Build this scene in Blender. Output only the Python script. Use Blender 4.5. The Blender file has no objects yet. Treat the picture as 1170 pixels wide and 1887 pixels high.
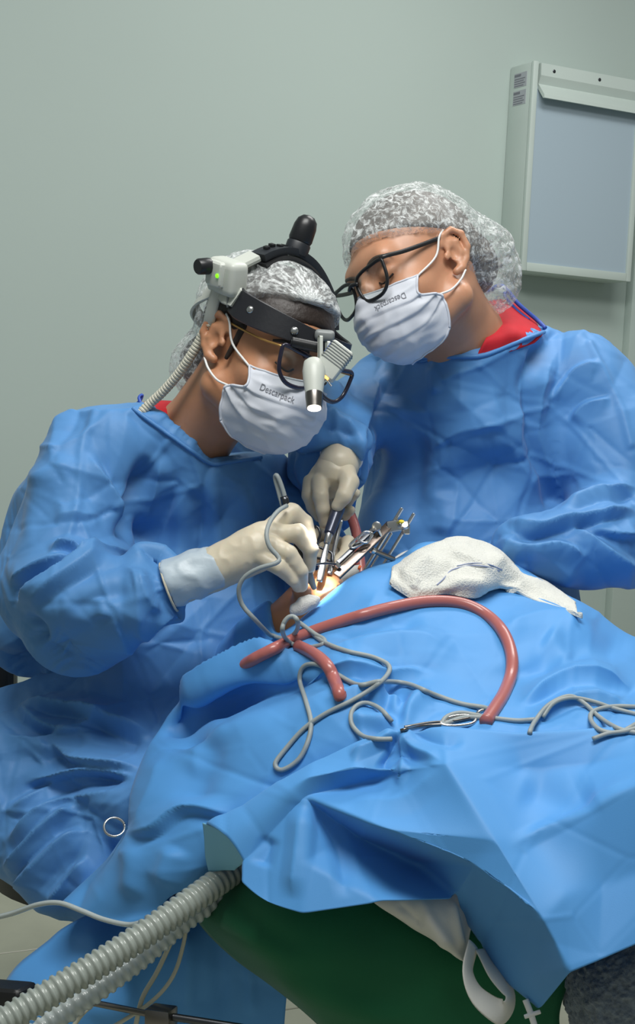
import bpy, bmesh, math, random
import numpy as np
from mathutils import Matrix, Vector
from mathutils.bvhtree import BVHTree

# ------------------------------------------------------------------ camera
FPX, CX, CY = 2800.0, 585.0, 943.5            # focal length and centre in pixels of a 1170x1887 frame
CAM_LOC = np.array([0.0, 0.0, 1.12])
_M = Matrix.Rotation(math.radians(86.0), 3, 'X') @ Matrix.Rotation(math.radians(3.0), 3, 'Z')
RC = np.array(_M)
scene = bpy.context.scene
COL = scene.collection
cam_data = bpy.data.cameras.new('camera'); cam = bpy.data.objects.new('camera', cam_data); COL.objects.link(cam)
cam_data.sensor_fit = 'VERTICAL'; cam_data.sensor_height = 36.0; cam_data.lens = 36.0 * FPX / 1887.0
cam_data.clip_start = 0.05
cam.matrix_world = Matrix.Translation(Vector(CAM_LOC)) @ _M.to_4x4()
scene.camera = cam
cam_data.dof.use_dof = False

# ------------------------------------------------------------------ light and exposure
scene.view_settings.view_transform = 'Standard'; scene.view_settings.look = 'None'
scene.view_settings.gamma = 1.0; scene.view_settings.use_curve_mapping = False
scene.view_settings.exposure = -0.06
world = bpy.data.worlds.new('world'); scene.world = world; world.use_nodes = True
world.node_tree.nodes['Background'].inputs[0].default_value = (0.86, 0.95, 0.94, 1)
world.node_tree.nodes['Background'].inputs[1].default_value = 0.22

def area_light(name, loc, rot, sx, sy, energy, col):
    l = bpy.data.lights.new(name, 'AREA'); l.shape = 'RECTANGLE'; l.size = sx; l.size_y = sy
    l.energy = energy; l.color = col
    o = bpy.data.objects.new(name, l); COL.objects.link(o); o.location = loc; o.rotation_euler = rot
    return o
area_light('ceiling_panel_light', (0.0, 1.0, 2.7), (math.radians(24), math.radians(2), 0), 1.2, 0.55, 43, (1.0, 1.0, 0.97))
area_light('ceiling_panel_light', (0.75, 2.75, 2.75), (0, 0, 0), 1.0, 0.5, 24, (1.0, 1.0, 0.97))

# ------------------------------------------------------------------ helpers: projection
def P(px, py, d):
    v = np.array([(px - CX) / FPX * d, -(py - CY) / FPX * d, -d])
    return CAM_LOC + RC @ v
def PA(a):
    a = np.asarray(a, float); d = a[..., 2]
    v = np.stack([(a[..., 0] - CX) / FPX * d, -(a[..., 1] - CY) / FPX * d, -d], -1)
    return CAM_LOC + v @ RC.T
def to_px(w):
    v = (np.asarray(w, float) - CAM_LOC) @ RC
    d = -v[..., 2]
    return np.stack([CX + v[..., 0] / d * FPX, CY - v[..., 1] / d * FPX, d], -1)
def rm(r, d): return r * d / FPX

# ------------------------------------------------------------------ helpers: noise
_rng = np.random.default_rng(7)
_TAB = _rng.random(4096).astype(np.float32) * 2 - 1
def vnoise(p, seed=0):
    i = np.floor(p).astype(np.int64); f = p - i; u = f * f * (3 - 2 * f)
    def h(dx, dy, dz):
        n = (i[:, 0] + dx) * 73856093 ^ (i[:, 1] + dy) * 19349663 ^ (i[:, 2] + dz) * 83492791 ^ (seed * 2654435 + 977)
        n = (n ^ (n >> 13)) * 1274126177
        return _TAB[(n ^ (n >> 16)) & 4095]
    x, y, z = u[:, 0], u[:, 1], u[:, 2]
    L = lambda a, b, t: a + (b - a) * t
    return L(L(L(h(0,0,0), h(1,0,0), x), L(h(0,1,0), h(1,1,0), x), y), L(L(h(0,0,1), h(1,0,1), x), L(h(0,1,1), h(1,1,1), x), y), z)
def ridged(p, seed=0): return 1 - 2 * np.abs(vnoise(p, seed))

# ------------------------------------------------------------------ helpers: signed-distance modelling
class Prim:
    def __init__(s, f, lo, hi): s.f, s.lo, s.hi = f, np.asarray(lo), np.asarray(hi)
def cone_w(a, b, ra, rb):
    a = np.asarray(a, float); b = np.asarray(b, float); ab = b - a; L2 = max(float(ab @ ab), 1e-9)
    def f(X, Y, Z):
        t = np.clip(((X - a[0]) * ab[0] + (Y - a[1]) * ab[1] + (Z - a[2]) * ab[2]) / L2, 0, 1)
        return np.sqrt((X - a[0] - t * ab[0])**2 + (Y - a[1] - t * ab[1])**2 + (Z - a[2] - t * ab[2])**2) - (ra + t * (rb - ra))
    r = max(ra, rb)
    return Prim(f, np.minimum(a - ra, b - rb), np.maximum(a + ra, b + rb))
def cone(a, b, ra, rb):                       # ends as (px, py, depth), radii in pixels
    return cone_w(P(*a), P(*b), rm(ra, a[2]), rm(rb, b[2]))
def ell_w(c, r, R=None):
    c = np.asarray(c, float); r = np.asarray(r, float); R = np.eye(3) if R is None else np.asarray(R)
    def f(X, Y, Z):
        x, y, z = X - c[0], Y - c[1], Z - c[2]
        q = [R[0, k] * x + R[1, k] * y + R[2, k] * z for k in range(3)]
        k0 = np.sqrt((q[0] / r[0])**2 + (q[1] / r[1])**2 + (q[2] / r[2])**2)
        k1 = np.sqrt((q[0] / r[0]**2)**2 + (q[1] / r[1]**2)**2 + (q[2] / r[2]**2)**2) + 1e-9
        return k0 * (k0 - 1) / k1
    e = np.sqrt(((R * r)**2).sum(1))
    return Prim(f, c - e, c + e)
def ell(c, r, ang=0):                         # centre (px, py, depth); radii px along image x, y and towards camera; ang in image plane
    a = math.radians(ang); Rl = np.array([[math.cos(a), -math.sin(a), 0], [math.sin(a), math.cos(a), 0], [0, 0, 1]])
    return ell_w(P(*c), [rm(q, c[2]) for q in r], RC @ Rl)
def half(n, p):                               # keeps the side opposite to n
    n = np.asarray(n, float); n = n / np.linalg.norm(n); o = float(n @ np.asarray(p))
    return Prim(lambda X, Y, Z: n[0] * X + n[1] * Y + n[2] * Z - o, [-9] * 3, [9] * 3)
def chain(pts, k=None):                       # pts (px, py, depth, r)
    return [cone(a[:3], b[:3], a[3], b[3]) for a, b in zip(pts[:-1], pts[1:])]

def sdf(ops, h):
    """ops: list of (op, prim, k) with op in 'u' union, 's' subtract, 'i' intersect. Returns verts, quads."""
    us = [p for o, p, k in ops if o == 'u']
    lo = np.min([p.lo for p in us], 0) - 4 * h; hi = np.max([p.hi for p in us], 0) + 4 * h
    n = np.ceil((hi - lo) / h).astype(int) + 1
    ax = [(lo[i] + h * np.arange(n[i])).astype(np.float32) for i in range(3)]
    D = np.full(n, 0.2, np.float32)
    for o, p, k in ops:
        m = k + 3 * h
        a = np.clip(np.floor((p.lo - m - lo) / h).astype(int), 0, n - 1); b = np.clip(np.ceil((p.hi + m - lo) / h).astype(int) + 1, 1, n)
        if o == 'i': a = np.zeros(3, int); b = n
        sl = tuple(slice(a[i], b[i]) for i in range(3))
        g = np.meshgrid(ax[0][sl[0]], ax[1][sl[1]], ax[2][sl[2]], indexing='ij', sparse=True)
        d = p.f(*g).astype(np.float32); c = D[sl]
        if o == 'u':
            if k > 0:
                t = np.clip(0.5 + 0.5 * (d - c) / k, 0, 1); D[sl] = d + (c - d) * t - k * t * (1 - t)
            else: D[sl] = np.minimum(c, d)
        else:
            if o == 's': d = -d
            if k > 0:
                t = np.clip(0.5 - 0.5 * (d - c) / k, 0, 1); D[sl] = d + (c - d) * t + k * t * (1 - t)
            else: D[sl] = np.maximum(c, d)
    ins = D < 0
    cs = [ins[i:n[0]-1+i, j:n[1]-1+j, k:n[2]-1+k] for i in (0, 1) for j in (0, 1) for k in (0, 1)]
    allv = np.logical_and.reduce(cs); anyv = np.logical_or.reduce(cs)
    act = anyv & ~allv
    ci = np.argwhere(act); idx = np.full(act.shape, -1, np.int64); idx[act] = np.arange(len(ci))
    acc = np.zeros((len(ci), 3)); cnt = np.zeros(len(ci))
    for axis in range(3):
        o1, o2 = [q for q in range(3) if q != axis]
        for e1 in (0, 1):
            for e2 in (0, 1):
                A = ci.copy(); A[:, o1] += e1; A[:, o2] += e2; B = A.copy(); B[:, axis] += 1
                va = D[A[:, 0], A[:, 1], A[:, 2]]; vb = D[B[:, 0], B[:, 1], B[:, 2]]
                cr = (va < 0) != (vb < 0)
                t = np.where(cr, va / np.where(cr, va - vb, 1), 0)
                pt = A.astype(float); pt[:, axis] += t
                acc[cr] += pt[cr]; cnt[cr] += 1
    V = lo + h * acc / cnt[:, None]
    F = []
    for axis in range(3):
        o1, o2 = [(1, 2), (2, 0), (0, 1)][axis]
        a = [slice(None)] * 3; b = [slice(None)] * 3; a[axis] = slice(0, -1); b[axis] = slice(1, None)
        cr = ins[tuple(a)] != ins[tuple(b)]
        e = np.argwhere(cr)
        e = e[(e[:, o1] > 0) & (e[:, o2] > 0) & (e[:, o1] < n[o1]-1) & (e[:, o2] < n[o2]-1)]
        fl = ins[e[:, 0], e[:, 1], e[:, 2]]
        q = []
        for d1, d2 in ((1, 1), (0, 1), (0, 0), (1, 0)):
            c = e.copy(); c[:, o1] -= d1; c[:, o2] -= d2; q.append(idx[c[:, 0], c[:, 1], c[:, 2]])
        q = np.stack(q, 1); q[~fl] = q[~fl][:, ::-1]; F.append(q)
    return V, np.concatenate(F)

def vnormals(V, F):
    a = V[F[:, 2]] - V[F[:, 0]]; b = V[F[:, 3]] - V[F[:, 1]]; fn = np.cross(a, b)
    N = np.zeros_like(V)
    for k in range(4): np.add.at(N, F[:, k], fn)
    return N / (np.linalg.norm(N, axis=1, keepdims=True) + 1e-12)
def relax(V, F, it=1, lam=0.5):
    e = np.concatenate([F[:, [0, 1]], F[:, [1, 2]], F[:, [2, 3]], F[:, [3, 0]]])
    c = np.bincount(e[:, 0], minlength=len(V)) + np.bincount(e[:, 1], minlength=len(V))
    for _ in range(it):
        S = np.zeros_like(V)
        for k in range(3):
            S[:, k] = np.bincount(e[:, 0], V[e[:, 1], k], len(V)) + np.bincount(e[:, 1], V[e[:, 0], k], len(V))
        V = V + lam * (S / np.maximum(c, 1)[:, None] - V)
    return V

def subdivide(V, F):
    n = len(V); e = np.sort(np.concatenate([F[:, [0, 1]], F[:, [1, 2]], F[:, [2, 3]], F[:, [3, 0]]]), 1)
    key = e[:, 0] * n + e[:, 1]; uq, inv = np.unique(key, return_inverse=True); m = len(F)
    E = (V[uq // n] + V[uq % n]) / 2; C = V[F].mean(1); ei = inv.reshape(4, m) + n; ci = np.arange(m) + n + len(uq)
    Fn = np.concatenate([np.stack([F[:, k], ei[k], ci, ei[(k + 3) % 4]], 1) for k in range(4)])
    return np.concatenate([V, E, C]), Fn
def fold_amount(q, strokes):
    """height in mm at pixel positions q from fold lines: (kind, [(px,py)...], width px, height mm)"""
    H = np.zeros(len(q))
    for st in strokes:
        kind, line, w, hh = st[:4]
        L = np.asarray(line, float)
        if len(L) > 2:                         # smooth the line
            t = np.arange(len(L)); tt = np.linspace(0, len(L) - 1, 6 * (len(L) - 1) + 1)
            L = np.stack([crom(L[:, k], tt) for k in range(2)], 1)
        m = (q[:, 0] > L[:, 0].min() - 2 * w) & (q[:, 0] < L[:, 0].max() + 2 * w) & (q[:, 1] > L[:, 1].min() - 2 * w) & (q[:, 1] < L[:, 1].max() + 2 * w)
        ii = np.nonzero(m)[0]
        if not len(ii): continue
        qq = q[ii]; best = np.full(len(ii), 1e9); sg = np.zeros(len(ii)); par = np.zeros(len(ii))
        seg = np.linalg.norm(np.diff(L, axis=0), axis=1); cum = np.r_[0, np.cumsum(seg)]; tot = cum[-1]
        for k in range(len(L) - 1):
            a, b = L[k], L[k + 1]; ab = b - a; l2 = max(ab @ ab, 1e-9)
            t = np.clip(((qq - a) @ ab) / l2, 0, 1); c = a + t[:, None] * ab; v = qq - c; dd = np.hypot(v[:, 0], v[:, 1])
            u = dd < best; best[u] = dd[u]; sg[u] = (ab[0] * v[u, 1] - ab[1] * v[u, 0]); par[u] = (cum[k] + t[u] * seg[k]) / tot
        ew = st[4] if len(st) > 4 else 0.25
        tap = np.clip(np.minimum(par, 1 - par) / ew, 0, 1) if ew > 0 else 1.0; tap = tap * tap * (3 - 2 * tap) if ew > 0 else 1.0
        x = best / w
        if kind == 'r': pr = np.exp(-2.5 * x * x)
        elif kind == 't': pr = np.clip(1 - x, 0, 1)**1.25
        elif kind == 's':                      # steep on the positive (right-hand in image) side
            pr = np.where(sg < 0, np.clip(1 - x, 0, 1)**1.3, np.clip(1 - x / 0.32, 0, 1)**1.3 * 1.5 - .5 * np.clip(1 - x, 0, 1))
        elif kind == 'z':                      # steep on the other side
            pr = np.where(sg > 0, np.clip(1 - x, 0, 1)**1.3, np.clip(1 - x / 0.32, 0, 1)**1.3 * 1.5 - .5 * np.clip(1 - x, 0, 1))
        H[ii] += hh * pr * tap
    return H
def crom(y, t):
    y = np.asarray(y, float); n = len(y); i = np.clip(np.floor(t).astype(int), 0, n - 2); f = t - i
    p1, p2 = y[i], y[i + 1]
    p0 = np.where(i > 0, y[np.maximum(i - 1, 0)], 2 * p1 - p2); p3 = np.where(i < n - 2, y[np.minimum(i + 2, n - 1)], 2 * p2 - p1)
    return 0.5 * (2 * p1 + (p2 - p0) * f + (2 * p0 - 5 * p1 + 4 * p2 - p3) * f**2 + (3 * p1 - p0 - 3 * p2 + p3) * f**3)

def facets(q, strokes, spacing, amp, seed, soft=1, stretch=1.0, ang=0.0, crease=0.0):
    """crisp crumples: scattered and fold-line points with heights (mm), triangulated, sampled at pixel positions q"""
    rng = np.random.default_rng(seed); lo = np.maximum(q.min(0) - 20, [-160, 200]); hi = np.minimum(q.max(0) + 20, [1330, 2050])
    pts = []; hs = []; blk = []
    for st in strokes:
        kind, line, w, hh = st[:4]; ew = st[4] if len(st) > 4 else .3
        L = np.asarray(line, float); n = len(L)
        tt = np.linspace(0, n - 1, 8 * (n - 1) + 1); L = np.stack([crom(L[:, k], tt) for k in range(2)], 1) if n > 2 else np.stack([np.interp(tt, np.arange(n), L[:, k]) for k in range(2)], 1)
        s = np.r_[0, np.cumsum(np.linalg.norm(np.diff(L, axis=0), axis=1))]; m = max(3, int(s[-1] / 13)); ss = np.linspace(0, s[-1], m)
        C = np.stack([np.interp(ss, s, L[:, k]) for k in range(2)], 1); T = np.gradient(C, axis=0); T /= np.linalg.norm(T, axis=1, keepdims=True) + 1e-9; Nn = np.stack([-T[:, 1], T[:, 0]], 1)
        u = ss / s[-1]; tap = np.clip(np.minimum(u, 1 - u) / max(ew, 1e-3), 0.12, 1)
        pts.append(C); hs.append(hh * tap); blk.append((C, w * .75))
        wp, wn = {'s': (.35, 1.0), 'z': (1.0, .35)}.get(kind, (.85, .85))       # offsets on the + and - side
        for sg, ww in ((1, wp), (-1, wn)):
            sel = slice(0, None, 1); pts.append(C[sel] + sg * Nn[sel] * w * ww); hs.append(np.full(len(C[sel]), (-.45 * hh if ww < .5 else -.12 * hh)) * tap[sel])
    c, s_ = math.cos(math.radians(ang)), math.sin(math.radians(ang)); ext = np.hypot(*(hi - lo)); n = int(ext / spacing) + 2; g = np.stack(np.meshgrid(np.arange(-n, n), np.arange(-n, n)), -1).reshape(-1, 2) + rng.uniform(-.42, .42, (4 * n * n, 2))
    g = g * spacing * np.array([stretch, 1.0]); g = g @ np.array([[c, s_], [-s_, c]]) + (lo + hi) / 2
    g = g[(g[:, 0] > lo[0]) & (g[:, 0] < hi[0]) & (g[:, 1] > lo[1]) & (g[:, 1] < hi[1])]
    keep = np.ones(len(g), bool)
    for C, w in blk: keep &= (np.linalg.norm(g[:, None] - C[None], axis=2).min(1) > w)
    g = g[keep]; pts.append(g); hs.append(rng.uniform(-1, 1, len(g)) * amp)
    cor = np.array([[lo[0] - 9, lo[1] - 9], [hi[0] + 9, lo[1] - 9], [lo[0] - 9, hi[1] + 9], [hi[0] + 9, hi[1] + 9]]); pts.append(cor); hs.append(np.zeros(4))
    X = np.concatenate(pts); Hh = np.concatenate(hs); X = X + rng.uniform(-.2, .2, X.shape)
    from mathutils.geometry import delaunay_2d_cdt
    vo, eo, fo, ov, oe, of = delaunay_2d_cdt([Vector(x) for x in X.tolist()], [], [], 0, 1e-4)
    ho = np.array([np.mean(Hh[o]) if len(o) else 0 for o in ov]); vo = np.array([tuple(v) for v in vo])
    st_ = 2.0; W = int((hi[0] - lo[0] + 20) / st_) + 2; Hn = int((hi[1] - lo[1] + 20) / st_) + 2; img = np.zeros((Hn, W)); o0 = lo - 10
    for f in fo:
        A, B, Cc = vo[f[0]], vo[f[1]], vo[f[2]]; mn = np.minimum(np.minimum(A, B), Cc); mx = np.maximum(np.maximum(A, B), Cc)
        i0, j0 = np.maximum(((mn - o0) / st_).astype(int), 0); i1, j1 = ((mx - o0) / st_).astype(int) + 2; i1 = min(i1, W); j1 = min(j1, Hn)
        if i1 <= i0 or j1 <= j0: continue
        xx = o0[0] + st_ * np.arange(i0, i1)[None, :]; yy = o0[1] + st_ * np.arange(j0, j1)[:, None]
        den = (B[1] - Cc[1]) * (A[0] - Cc[0]) + (Cc[0] - B[0]) * (A[1] - Cc[1])
        if abs(den) < 1e-6: continue
        l1 = ((B[1] - Cc[1]) * (xx - Cc[0]) + (Cc[0] - B[0]) * (yy - Cc[1])) / den; l2 = ((Cc[1] - A[1]) * (xx - Cc[0]) + (A[0] - Cc[0]) * (yy - Cc[1])) / den; l3 = 1 - l1 - l2
        m = (l1 >= -1e-3) & (l2 >= -1e-3) & (l3 >= -1e-3); val = l1 * ho[f[0]] + l2 * ho[f[1]] + l3 * ho[f[2]]
        if crease:                               # thin pressed creases along some of the facet edges
            for lk, (ia, ib) in ((l1, (1, 2)), (l2, (2, 0)), (l3, (0, 1))):
                va, vb = f[ia], f[ib]; el = np.hypot(*(vo[va] - vo[vb])); hs_ = ((va * vb) * 2654435761 + va + vb) % 997 / 997.0
                if el > 1e-6 and hs_ < .6: val = val + crease * (1 if hs_ < .35 else -1) * np.clip(1 - lk * abs(den) / el / 8.0, 0, 1)
        img[j0:j1, i0:i1][m] = val[m]
    for _ in range(soft):
        P_ = np.pad(img, 1, mode='edge'); img = (P_[:-2, 1:-1] + P_[2:, 1:-1] + P_[1:-1, :-2] + P_[1:-1, 2:] + 2 * img) / 6
    x = np.clip((q[:, 0] - o0[0]) / st_, 0, W - 1.01); y = np.clip((q[:, 1] - o0[1]) / st_, 0, Hn - 1.01); i = x.astype(int); j = y.astype(int); fx = x - i; fy = y - j
    return (img[j, i] * (1 - fx) + img[j, i + 1] * fx) * (1 - fy) + (img[j + 1, i] * (1 - fx) + img[j + 1, i + 1] * fx) * fy

def apply_folds(V, F, strokes, crumple=(), fac=None, pins=()):
    """fac = list of (spacing px, amplitude mm, seed, soft, stretch, angle): the first one carries the fold lines"""
    N = vnormals(V, F); q = to_px(V)
    vd = CAM_LOC - V; vd /= np.linalg.norm(vd, axis=1, keepdims=True); c = (N * vd).sum(1)
    w = np.clip((c + 0.05) / 0.35, 0, 1)
    H = np.zeros(len(V))
    if fac:
        for f in fac: H += facets(q[:, :2], (), *f) * 1e-3 * w
    for x, y, rad in pins: H *= np.clip(np.hypot(q[:, 0] - x, q[:, 1] - y) / rad - .6, 0, 1)
    H += fold_amount(q[:, :2], strokes) * 1e-3 * w
    for sc, amp, seed, st in crumple: H = H + amp * 1e-3 * ridged(V * sc * np.asarray(st), seed) * (1 - .8 * w if fac else 1)
    return V + N * H[:, None]

# ------------------------------------------------------------------ helpers: objects
MATS = {}
def link(o): COL.objects.link(o); return o
def setp(o, parent):
    if parent is not None:
        o.parent = parent; o.matrix_parent_inverse = parent.matrix_basis.inverted()
    return o
def obj(name, V, F, mat, parent=None, smooth=True):
    me = bpy.data.meshes.new(name)
    me.from_pydata([tuple(v) for v in np.asarray(V).tolist()], [], [tuple(f) for f in (F.tolist() if hasattr(F, 'tolist') else F)])
    me.update()
    if smooth: me.polygons.foreach_set('use_smooth', [True] * len(me.polygons))
    if mat: me.materials.append(MATS[mat])
    return setp(link(bpy.data.objects.new(name, me)), parent)
def bm_obj(name, bm, mat, parent=None, smooth=False, angle=35):
    me = bpy.data.meshes.new(name); bmesh.ops.recalc_face_normals(bm, faces=bm.faces); bm.to_mesh(me); bm.free()
    if smooth:
        me.polygons.foreach_set('use_smooth', [True] * len(me.polygons))
        me.set_sharp_from_angle(angle=math.radians(angle))
    me.materials.append(MATS[mat])
    return setp(link(bpy.data.objects.new(name, me)), parent)
def tag(o, label, cat, group=None, kind=None):
    o['label'] = label; o['category'] = cat
    if group: o['group'] = group
    if kind: o['kind'] = kind
    return o
def empty(name, loc, label, cat, group=None):
    o = bpy.data.objects.new(name, None); o.location = Vector(loc); o.empty_display_size = 0.05
    link(o); tag(o, label, cat, group); return o
def solid(o, t, off=-1):
    m = o.modifiers.new('thickness', 'SOLIDIFY'); m.thickness = t; m.offset = off; return o
def subd(o, n):
    m = o.modifiers.new('smooth', 'SUBSURF'); m.levels = n; m.render_levels = n; return o

def sheet(name, rows, mat, parent=None, up=8, strokes=(), crumple=(), thick=0.0012, extra=None, fac=None, pins=()):
    """rows of (px, py, depth) control points, spline-smoothed into a sheet of cloth"""
    G = np.array(rows, float)
    r, c = G.shape[:2]
    tr = np.linspace(0, r - 1, (r - 1) * up + 1); tc = np.linspace(0, c - 1, (c - 1) * up + 1)
    A = np.stack([np.stack([crom(G[:, j, k], tr) for j in range(c)], 1) for k in range(3)], -1)
    B = np.stack([np.stack([crom(A[i, :, k], tc) for i in range(len(tr))], 0) for k in range(3)], -1)
    V = PA(B.reshape(-1, 3)); m, n = len(tr), len(tc)
    I = np.arange(m * n).reshape(m, n)
    F = np.stack([I[:-1, :-1], I[1:, :-1], I[1:, 1:], I[:-1, 1:]], -1).reshape(-1, 4)
    N = vnormals(V, F)
    if ((CAM_LOC - V) * N).sum(1).mean() < 0: F = F[:, ::-1].copy()
    if len(strokes) or len(crumple): V = apply_folds(V, F, strokes, crumple, fac, pins)
    if extra: V = extra(V, F)
    o = obj(name, V, F, mat, parent)
    if thick: solid(o, thick)
    return o

def curve_pts(pts, per=8, closed=False):
    A = np.asarray(pts, float)
    if closed: A = np.concatenate([A[-2:], A, A[:3]])
    t = np.linspace(0, len(A) - 1, per * (len(A) - 1) + 1)
    B = np.stack([crom(A[:, k], t) for k in range(A.shape[1])], 1)
    if closed: B = B[2 * per: 2 * per + per * (len(pts)) ]
    return B
def tube_mesh(C, r, n=10, closed=False, prof=None, flat=None, caps=True):
    """C world points; r scalar or array; flat=(normal vec, ratio) squashes the section along a direction"""
    C = np.asarray(C, float); m = len(C); r = np.broadcast_to(np.asarray(r, float), (m,))
    T = np.gradient(C, axis=0) if not closed else np.roll(C, -1, 0) - np.roll(C, 1, 0)
    T /= np.linalg.norm(T, axis=1, keepdims=True) + 1e-12
    if flat is not None:
        nv = np.asarray(flat[0], float)
        U = nv - (T @ nv)[:, None] * T; U /= np.linalg.norm(U, axis=1, keepdims=True) + 1e-12; ratio = flat[1]
    else:
        U = np.zeros_like(C); a = np.array([0, 0, 1.0]) if abs(T[0][2]) < .9 else np.array([1.0, 0, 0])
        u = np.cross(T[0], a); u /= np.linalg.norm(u)
        for i in range(m):
            u = u - T[i] * (u @ T[i]); u /= np.linalg.norm(u) + 1e-12; U[i] = u
        ratio = 1.0
    W = np.cross(T, U)
    th = np.arange(n) * 2 * np.pi / n
    V = C[:, None] + r[:, None, None] * (np.cos(th)[None, :, None] * U[:, None] * ratio + np.sin(th)[None, :, None] * W[:, None])
    V = V.reshape(-1, 3); F = []
    mm = m if closed else m - 1
    for i in range(mm):
        a = i * n; b = ((i + 1) % m) * n
        for k in range(n): F.append((a + k, a + (k + 1) % n, b + (k + 1) % n, b + k))
    if not closed and caps:
        F.append(tuple(range(n))[::-1]); F.append(tuple((m - 1) * n + k for k in range(n)))
    return V, F
def tube(name, pts, r, mat, parent=None, per=8, n=10, closed=False, px=True, flat=None):
    """pts (px, py, depth) when px else world; r in px when px else metres"""
    C = curve_pts(pts, per, closed)
    if px: rr = r * np.mean(C[:, 2]) / FPX; C = PA(C)
    else: rr = r
    V, F = tube_mesh(C, rr, n, closed, flat=flat)
    return obj(name, V, F, mat, parent)
def joined(name, parts, mat, parent=None):
    V = []; F = []; o = 0
    for v, f in parts:
        V.append(np.asarray(v)); F += [tuple(int(i) + o for i in q) for q in f]; o += len(v)
    return obj(name, np.concatenate(V), F, mat, parent)
def bvh_of(o):
    bpy.context.view_layer.update(); dg = bpy.context.evaluated_depsgraph_get(); me = o.evaluated_get(dg).to_mesh(); Vs = [o.matrix_world @ v.co for v in me.vertices]; Fs = [tuple(p.vertices) for p in me.polygons]; return BVHTree.FromPolygons(Vs, Fs)
def lay_on(bv, pts, lift, dflt):
    """give 2-D points the depth of the surface they fall on, lifted by lift px; runs of misses are bridged"""
    L = curve_pts(pts, 6); d = []
    for x, y in L:
        r = P(x, y, 1.0) - CAM_LOC; n = np.linalg.norm(r); h = bv.ray_cast(Vector(CAM_LOC), Vector(r / n)); d.append(h[3] / n if h[0] is not None and h[3] / n < dflt + .12 else np.nan)
    d = np.array(d); ok = ~np.isnan(d); i = np.arange(len(d)); d = np.interp(i, i[ok], d[ok]) if ok.any() else np.full(len(d), dflt)
    for _ in range(2): e = np.pad(d, 1, mode='edge'); d = np.minimum(d, (e[:-2] + e[1:-1] + e[2:]) / 3)
    return [(x, y, z - rm(lift, z)) for (x, y), z in zip(L, d)]
def frame_from(z, x=(1, 0, 0)):
    z = np.asarray(z, float); z /= np.linalg.norm(z); x = np.asarray(x, float); x = x - z * (x @ z); x /= np.linalg.norm(x)
    return np.stack([x, np.cross(z, x), z], 1)
def mat4(R, t):
    M = np.eye(4); M[:3, :3] = R; M[:3, 3] = t; return Matrix(M.tolist())
def rbox(name, size, M, mat, parent=None, bev=0.003, seg=2, smooth=True):
    bm = bmesh.new(); bmesh.ops.create_cube(bm, size=1.0)
    for v in bm.verts: v.co = Vector((v.co.x * size[0], v.co.y * size[1], v.co.z * size[2]))
    if bev: bmesh.ops.bevel(bm, geom=list(bm.edges), offset=bev, segments=seg, affect='EDGES', profile=0.6)
    bm.transform(M); return bm_obj(name, bm, mat, parent, smooth)
def lathe(name, prof, M, mat, parent=None, n=24, smooth=True):
    """prof list of (radius, height) turned about local Z"""
    th = np.arange(n) * 2 * np.pi / n; V = []; F = []
    for r, z in prof:
        for t in th: V.append((r * math.cos(t), r * math.sin(t), z))
    for i in range(len(prof) - 1):
        for k in range(n): F.append((i * n + k, i * n + (k + 1) % n, (i + 1) * n + (k + 1) % n, (i + 1) * n + k))
    F.append(tuple(range(n))[::-1]); F.append(tuple((len(prof) - 1) * n + k for k in range(n)))
    bm = bmesh.new(); vs = [bm.verts.new(v) for v in V]
    for f in F:
        try: bm.faces.new([vs[i] for i in f])
        except ValueError: pass
    bm.transform(M); return bm_obj(name, bm, mat, parent, smooth, 40)
def between(a, b):
    """matrix with local Z from world point a to b, origin a; and the length"""
    a = np.asarray(a); b = np.asarray(b); z = b - a; L = np.linalg.norm(z)
    x = RC[:, 0] if abs(z @ RC[:, 0]) / L < .9 else RC[:, 1]
    return mat4(frame_from(z, x), a), L
def rod(name, a, b, r, mat, parent=None, r2=None, bev=0.25, n=16):
    """rod between (px,py,d) ends, radii px"""
    A, B = P(*a), P(*b); M, L = between(A, B); ra = rm(r, a[2]); rb = rm(r if r2 is None else r2, b[2]); e = min(ra, rb) * bev
    return lathe(name, [(ra - e, 0), (ra, e), (rb, L - e), (rb - e, L)], M, mat, parent, n)

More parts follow.
